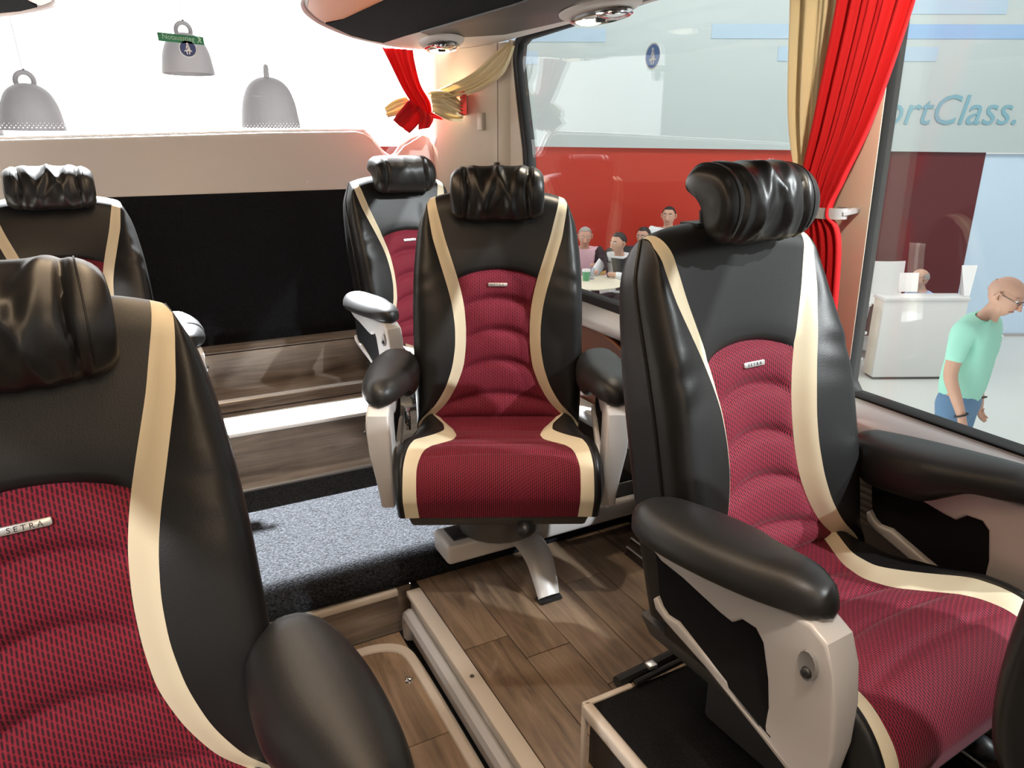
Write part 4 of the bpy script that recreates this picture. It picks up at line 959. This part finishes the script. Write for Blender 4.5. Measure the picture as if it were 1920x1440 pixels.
# round table with cups
rtb = thing('round_table', (4.33, 6.45, -2.5), 'round cream bar table where three people sit', 'table')
part('table_top', MB().lathe([(0, 1.07), (.36, 1.07), (.385, 1.085), (.36, 1.10), (0, 1.10)], n=36), mat('cream_table_top', (.80, .74, .58), .4), rtb)
part('stem', MB().tube([(0, 0, 0), (0, 0, 1.07)], .035, 12), METAL, rtb); part('foot', MB().lathe([(0, .03), (.26, .02), (.28, 0)], n=28), METAL, rtb)
cup = thing('paper_cup', (4.33, 6.50, -1.40), 'green and white paper cup on the round table', 'cup')
part('cup_body', MB().lathe([(0, 0), (.034, 0), (.043, .10), (.040, .10)], n=18), GREENCUP, cup); part('rim', MB().lathe([(.0435, .10), (.047, .105), (.0435, .125), (0, .125)], n=18), WHITE, cup)
gl = thing('drinking_glass', (4.44, 6.56, -1.40), 'clear drinking glass on the round table beside the cup', 'glass')
part('tumbler', MB().lathe([(0, .004), (.030, .004), (.033, .12), (.035, .12), (.032, 0), (0, 0)], n=18), mat('clear_glass', (.8, .85, .9), .05, 0, .5, **{'Transmission Weight': .8, 'IOR': 1.3}), gl)
top('yellow_bowl', MB().lathe([(0, .0), (.06, .0), (.11, .06), (.10, .06), (.05, .01), (0, .01)], (*sp(1.15, 9.45, 0)[:2], -1.62), 20), YELLOW, 'warm yellow bowl on the white cabinet by the red wall', 'bowl')
cb = thing('low_cabinet', (*sp(1.22, 9.45, 0)[:2], -2.5), 'low white cabinet by the red wall behind the seated men', 'cabinet', None, R(-27.77))
part('carcass', MB().box(-.20, .20, -.14, .14, 0, .86), WHITE, cb, bevel=.006); part('top_board', MB().box(-.21, .21, -.15, .15, .86, .88), WHITE, cb, bevel=.004)
# display board at the right edge
db = thing('display_board', (6.3, 2.55, -2.5), 'pale display board with dark foot bar behind the man in mint', 'board')
part('board', MB().box(-.02, .02, -.45, .26, .72, 1.75), WHITEP, db, smooth=False)
part('frame', MB().box(-.03, .03, .255, .28, .70, 1.78).box(-.03, .03, -.48, -.45, .70, 1.78), METAL, db, smooth=False)
part('foot_bar', MB().box(-.05, .05, -.48, .30, .67, .715), DARKMET, db, bevel=.01)
for y in (-.3, .2): part('leg', MB().tube([(0, y, .68), (.0, y, 0)], .018, 8), METAL, db)
# ------------------------------------------------------------------ people
def skin_mesh(verts, edges, radii, root, sub=1, name='body'):
    me = bpy.data.meshes.new(name); me.from_pydata(verts, edges, []); o = bpy.data.objects.new(name, me); COL.objects.link(o)
    md = o.modifiers.new('s', 'SKIN'); md.use_smooth_shade = True; md.branch_smoothing = 0.4
    for i, r in enumerate(radii):
        sv = me.skin_vertices[0].data[i]; sv.radius = r if isinstance(r, tuple) else (r, r); sv.use_root = (i == root)
    ss = o.modifiers.new('d', 'SUBSURF'); ss.levels = sub; ss.render_levels = sub
    dg = bpy.context.evaluated_depsgraph_get(); out = bpy.data.meshes.new_from_object(o.evaluated_get(dg)); out.name = name
    bpy.data.objects.remove(o); bpy.data.meshes.remove(me); 
    for p in out.polygons: p.use_smooth = True
    return out
class Chain:
    def __init__(s): s.v = []; s.e = []; s.r = []
    def pt(s, p, r, par=None):
        s.v.append(tuple(p)); s.r.append(r)
        if par is not None: s.e.append((par, len(s.v)-1))
        return len(s.v)-1
def person(loc, facing, J, label, cloth_, skin=SKIN, hair=HAIRD, bald=False, sleeves='long', fingers=True, ground=-2.5, vest=None, hold=None):
    """J: joints in local metres (facing -Y). Body is one skin; clothes follow it with a little more radius."""
    t = thing('person', (loc[0], loc[1], ground), label, 'person', None, facing)
    V = {k: Vector(v) for k, v in J.items()}
    c = Chain()
    pel = c.pt(V['pelvis'], .080); sp = c.pt(V['spine'], .105, pel); ch = c.pt(V['chest'], .122, sp); nk = c.pt(V['neck'], .060, ch)
    hd = (V['head']-V['neck']).normalized(); face = V['face'].normalized(); face = (face-hd*face.dot(hd)).normalized(); side = face.cross(hd)
    n2 = c.pt(V['neck']+hd*.045, .054, nk); jaw = c.pt(V['neck']+hd*.075+face*.020, .066, n2); mid = c.pt(V['neck']+hd*.138+face*.006, .084, jaw); crown = c.pt(V['neck']+hd*.200-face*.004, .070, mid)
    for sd in 'LR':
        sgn = -1 if sd == 'L' else 1
        sh = c.pt(V['sh'+sd], .056, ch); el = c.pt(V['el'+sd], .043, sh); wr_ = c.pt(V['wr'+sd], .029, el)
        fd = (V['hand'+sd]-V['wr'+sd]).normalized(); sid = fd.cross(Vector((0, 1, .3))).normalized()
        pm = c.pt(V['wr'+sd]+fd*.055, (.040, .020), wr_)
        if fingers:
            for k in range(4):
                o = sid*((k-1.5)*.020); ln = (.068, .082, .078, .060)[k]; cu_ = V.get('curl', Vector((0, 0, 0)))
                a = c.pt(V['wr'+sd]+fd*.095+o, .0095, pm); b_ = c.pt(V['wr'+sd]+fd*(.095+ln*.5)+o*1.1+cu_*.3, .0088, a); c.pt(V['wr'+sd]+fd*(.095+ln*.85)+o*1.1+cu_*.9, .0078, b_)
            a = c.pt(V['wr'+sd]+fd*.05-sid*.038*1.0+face*.005, .0110, pm); c.pt(V['wr'+sd]+fd*.095-sid*.050, .0090, a)
        hp = c.pt(V['hip'+sd], .050, pel); kn = c.pt(V['kn'+sd], .060, hp); an = c.pt(V['an'+sd], .042, kn)
        toe = V['toe'+sd]; c.pt(V['an'+sd].lerp(toe, .5)-Vector((0, 0, .02)), (.042, .034), an); c.pt(toe, (.040, .026), len(c.v)-1)
    bd = part('body', skin_mesh(c.v, c.e, c.r, pel, 2 if fingers else 1), skin, t)
    # shirt
    s = Chain(); p0 = s.pt(V['pelvis']+(V['spine']-V['pelvis'])*-.75, .162); p1 = s.pt(V['spine'], .150, p0); p2 = s.pt(V['chest'], .168, p1); p3 = s.pt(V['chest'].lerp(V['neck'], .85), .098, p2)
    for sd in 'LR':
        a = s.pt(V['sh'+sd], .086, p2); m_ = V['sh'+sd].lerp(V['el'+sd], .78)
        if sleeves == 'short': s.pt(V['sh'+sd].lerp(V['el'+sd], .45), .062, a); s.pt(m_, .062, len(s.v)-1)
        else: b_ = s.pt(V['el'+sd], .054, a); s.pt(V['el'+sd].lerp(V['wr'+sd], .92 if sleeves == 'long' else .25), .040, b_)
    part('shirt', skin_mesh(s.v, s.e, s.r, p2, 2, 'shirt'), cloth_[0], t)
    if vest is not None:
        s = Chain(); q0 = s.pt(V['pelvis'], .160); q1 = s.pt(V['spine'], (.160, .142), q0); q2 = s.pt(V['chest'], .178, q1); q3 = s.pt(V['chest'].lerp(V['neck'], .6), .11, q2)
        if vest[1]:
            for sd in 'LR': a = s.pt(V['sh'+sd], .094, q2); b_ = s.pt(V['el'+sd], .062, a); s.pt(V['el'+sd].lerp(V['wr'+sd], .85), .048, b_)
        me = skin_mesh(s.v, s.e, s.r, q2, 2, 'jacket')
        bm = bmesh.new(); bm.from_mesh(me)      # open front
        kill = [f for f in bm.faces if (lambda p: abs((p-V['chest']).dot(side)) < .035+.05*max(0, p.z-V['spine'].z) and (p-V['chest']).dot(V['face'].normalized()) > .04)(f.calc_center_median())]
        bmesh.ops.delete(bm, geom=kill, context='FACES'); bm.to_mesh(me); bm.free(); part('jacket' if vest[1] else 'waistcoat', me, vest[0], t)
    # trousers
    s = Chain(); p00 = s.pt(V['pelvis'].lerp(V['spine'], .35), .146); p0 = s.pt(V['pelvis']*.6+(V['hipL']+V['hipR'])*.2, .142, p00)
    for sd in 'LR': a = s.pt(V['hip'+sd].lerp(V['kn'+sd], .16), .100, p0); k = s.pt(V['kn'+sd], .076, a); s.pt(V['kn'+sd].lerp(V['an'+sd], .9), .066, k)
    part('trousers', skin_mesh(s.v, s.e, s.r, p0, 2, 'trousers'), cloth_[1], t)
    for sd in 'LR':
        a = V['an'+sd]; toe = V['toe'+sd]; s = Chain(); k = s.pt(a+Vector((0, 0, -.03)), (.050, .045)); s.pt(a.lerp(toe, .6)+Vector((0, 0, -.03)), (.052, .038), k); s.pt(toe, (.046, .030), len(s.v)-1)
        part('shoe', skin_mesh(s.v, s.e, s.r, k, 1, 'shoe'), SHOE, t)
    # face
    hc = V['neck']+hd*.133+face*.006
    def fp(a, u, f): return hc+side*a+hd*u+face*f
    hm_ = MB(); 
    ctr = hc+hd*.022-face*.006
    n1, n2_ = 12, 24; P = []
    for i in range(n1+1):
        r = []
        for j in range(n2_):
            ph = 2*pi*j/n2_; f_ = sin(ph)                       # +1 in front, -1 at the back
            hi = .80+.75*sm((.55-f_)/.6)+.40*sm((-.1-f_)/.6); lo = 0.0
            if bald: lo = 1.12; hi = max(lo+.02, 1.12+.80*sm((.15-f_)/.35))
            th_ = lo+(hi-lo)*i/n1
            k = 1.0 if not bald else (.93 if f_ > .2 else 1.0)
            e = 1-.10*(i == n1)
            r.append(ctr+(side*(.084*sin(th_)*cos(ph))+face*(.104*sin(th_)*sin(ph))+hd*(.100*cos(th_)))*k*e)
        P.append(r)
    part('hair', MB().grid(P, cv=True), hair, t)
    if bald:
        Q = [[ctr+side*(.083*sin(q)*cos(2*pi*j/24))+face*(.100*sin(q)*sin(2*pi*j/24))+hd*(.098*cos(q)) for j in range(24)] for q in np.linspace(0, 1.3, 10)]
        part('scalp', MB().grid(Q, cv=True), skin, t)
    Q = []
    for i in range(17):
        q = pi*i/16; r = []; lowr = sm((-cos(q)-.1)/.9)
        for j in range(24):
            ph = 2*pi*j/24; wx = .077*(1-.30*lowr); wf = .095*(1-.16*lowr)*(1 if sin(ph) > 0 else 1-.25*lowr)
            r.append(hc+side*(wx*sin(q)*cos(ph))+face*(wf*sin(q)*sin(ph)+.016*lowr)+hd*(.116*cos(q)))
        Q.append(r)
    part('head', MB().grid(Q, cv=True), skin, t)
    m_ = MB(); m_.tube([fp(0, .022, .085), fp(0, -.006, .104), fp(0, -.020, .112), fp(0, -.026, .094)], [.008, .012, .015, .008], 8); part('nose', m_, skin, t)
    for sx in (-1, 1):
        e = part('eye', MB().ball(fp(sx*.031, .020, .079), (.012, .012, .007), 6, 10), STWHITE, t); part('iris', MB().ball(fp(sx*.031, .019, .0850), .0068, 6, 8), EYE, e)
        part('eyebrow', MB().tube([fp(sx*.015, .040, .092), fp(sx*.032, .046, .088), fp(sx*.048, .040, .074)], .0035, 6), hair, t)
        part('ear', MB().tube([fp(sx*.078, .020, .004), fp(sx*.088, .026, -.008), fp(sx*.090, .004, -.012), fp(sx*.082, -.018, -.004), fp(sx*.078, -.012, .006)], .009, 6), skin, t)
    part('mouth', MB().tube([fp(-.024, -.052, .076), fp(0, -.050, .089), fp(.024, -.052, .076)], .0055, 6), LIP, t)
    return t, V, fp
STAND = dict(pelvis=(0, 0, .95), spine=(0, .01, 1.12), chest=(0, .01, 1.32), neck=(0, 0, 1.47), head=(0, -.01, 1.70), face=(0, -1, 0),
             shL=(-.185, .01, 1.43), shR=(.185, .01, 1.43), elL=(-.24, .03, 1.12), elR=(.24, .03, 1.12), wrL=(-.25, -.06, .88), wrR=(.25, -.06, .88), handL=(-.25, -.09, .70), handR=(.25, -.09, .70),
             hipL=(-.09, 0, .88), hipR=(.09, 0, .88), knL=(-.10, -.02, .48), knR=(.10, -.02, .48), anL=(-.10, .02, .08), anR=(.10, .02, .08), toeL=(-.11, -.16, .035), toeR=(.11, -.16, .035), curl=(0, -.02, .005))
def face_ang(dx, dy): return math.atan2(dx, -dy)
# standing man in white shirt
person(sp(1.92, 9.0, 0)[:2], face_ang(-.75, -.65), dict(STAND, chest=(0, .01, 1.39), neck=(0, 0, 1.54), head=(0, -.01, 1.78), shL=(-.20, .01, 1.51), shR=(.20, .01, 1.51), elL=(-.25, .03, 1.20), elR=(.25, .03, 1.20)), 'man in a white open collar shirt standing in front of the orange red wall', (SHIRTW, DARKCLOTH), fingers=False)
# man in mint shirt: leaning forward, looking along the stand
LEAN = dict(STAND); LEAN.update(pelvis=(0, .04, 1.00), spine=(0, .03, 1.17), chest=(0, .015, 1.37), neck=(0, -.035, 1.52), head=(.01, -.13, 1.735), face=(-.05, -.97, -.25),
            shL=(-.185, .01, 1.45), shR=(.185, .02, 1.45), elL=(-.245, .02, 1.16), elR=(.24, .08, 1.17), wrL=(-.235, -.09, .93), wrR=(.215, .0, .93), handL=(-.215, -.15, .77), handR=(.205, -.04, .75),
            hipL=(-.095, .04, .92), hipR=(.095, .04, .92), knL=(-.10, -.02, .50), knR=(.10, .06, .50), anL=(-.10, .02, .08), anR=(.10, .14, .08), toeL=(-.10, -.16, .035), toeR=(.11, -.03, .035), curl=(0, -.035, .01))
mint, V, fp = person((4.585, 2.48), face_ang(.12, -.99), LEAN, 'bald man in a mint t-shirt and jeans leaning forward beside the counter', (MINT, JEANS), SKIN, mat('shaved_hair', (.50, .30, .22), .6), bald=True, sleeves='short')
g_ = MB()
for sx in (-1, 1): g_.tube([fp(sx*.031+.020*cos(a), .016+.014*sin(a), .098) for a in np.linspace(0, 2*pi, 15)], .0022, 5, caps=False); g_.tube([fp(sx*.052, .018, .096), fp(sx*.084, .022, .0)], .0022, 5)
part('spectacles', g_, DARKMET, mint)
for sd in 'LR':
    w_ = V['wr'+sd]; e_ = (V['wr'+sd]-V['el'+sd]).normalized(); a_ = e_.orthogonal().normalized(); b_ = e_.cross(a_)
    part('wristband', MB().tube([w_+a_*.036*cos(q)+b_*.036*sin(q) for q in np.linspace(0, 2*pi, 17)], .006, 6, caps=False), BLACKP, mint)
m_ = MB()
for k in range(3): m_.ball(V['chest']+Vector((-.01, -.148-.0, .085-.045*k)), .006, 5, 8)
part('button', m_, WHITE, mint)
def sit(seat=.72, lean=.0, arms='table', turn=0):
    s = seat
    return dict(pelvis=(0, .08, s+.10), spine=(0, .08-lean*.3, s+.28), chest=(0, .06-lean*.8, s+.46), neck=(0, .03-lean, s+.60), head=(0, .0-lean*1.2, s+.82), face=(turn, -1, -.35),
                shL=(-.18, .04-lean*.8, s+.56), shR=(.18, .04-lean*.8, s+.56), elL=(-.25, -.14, s+.36), elR=(.25, -.14, s+.36), wrL=(-.12, -.32, s+.425), wrR=(.10, -.34, s+.425), handL=(-.02, -.42, s+.43), handR=(.0, -.44, s+.43),
                hipL=(-.10, .04, s+.07), hipR=(.10, .04, s+.07), knL=(-.12, -.38, s+.08), knR=(.12, -.38, s+.08), anL=(-.12, -.34, s-.32), anR=(.12, -.34, s-.32), toeL=(-.12, -.50, s-.37), toeR=(.12, -.50, s-.37), curl=(0, 0, 0))
def stool(x, y, h, label):
    t = thing('bar_stool', (x, y, -2.5), label, 'stool', 'bar stools at the round table')
    part('seat', MB().lathe([(0, h-.05), (.17, h-.05), (.185, h-.02), (.17, h), (0, h)], n=24), WHITE, t); part('stem', MB().tube([(0, 0, .02), (0, 0, h-.05)], .025, 10), CHROME, t)
    part('foot', MB().lathe([(0, .03), (.20, .02), (.21, 0)], n=24), CHROME, t); part('foot_ring', MB().tube([(.15*cos(a), .15*sin(a), .32) for a in np.linspace(0, 2*pi, 19)], .01, 6, caps=False), CHROME, t)
TBL = (4.33, 6.45)
def seated(x, y, label, cl, slabel, **kw):
    a = face_ang(TBL[0]-x, TBL[1]-y); person((x, y), a, sit(**kw.pop('pose', {})), label, cl, **kw)
    stool(x-.08*sin(a), y+.08*cos(a), .74, slabel)
seated(4.92, 7.45, 'grey haired man in a dark suit and pink shirt seated at the round table', (PINKSHIRT, DARKCLOTH), 'stool under the man in the dark suit', hair=HAIRG, fingers=False, vest=(DARKCLOTH, True), pose=dict(lean=.10))
seated(4.93, 6.72, 'person in white shirt and dark waistcoat resting an arm on the round table', (SHIRTW, DARKCLOTH), 'stool under the person in the waistcoat', fingers=False, vest=(DARKCLOTH, False), pose=dict(lean=.05, turn=-.3))
seated(5.50, 7.03, 'dark haired person in a magenta top seated behind the window seat', (MAGENTA, DARKCLOTH), 'stool under the person in magenta', fingers=False, pose=dict(lean=.02))
# man at the counter
a = face_ang(-.885, .466)
person((8.10, 5.08), a, sit(seat=.30, lean=.08), 'balding man in a pale blue shirt seated behind the counter', (BLUESHIRT, DARKCLOTH), hair=HAIRG, bald=True, fingers=False)
chair(8.13, 5.06, a, 'white chair under the man in the pale blue shirt', .26, .40)
top('paper_sheet', MB().hexa([cpt(.30, .30, -1.56), cpt(.52, .30, -1.56), cpt(.52, .32, -1.56), cpt(.30, .32, -1.56), cpt(.33, .38, -1.36), cpt(.55, .38, -1.36), cpt(.55, .385, -1.36), cpt(.33, .385, -1.36)]), PAPER, 'white sheet held up above the counter before the seated man', 'paper', smooth=False)
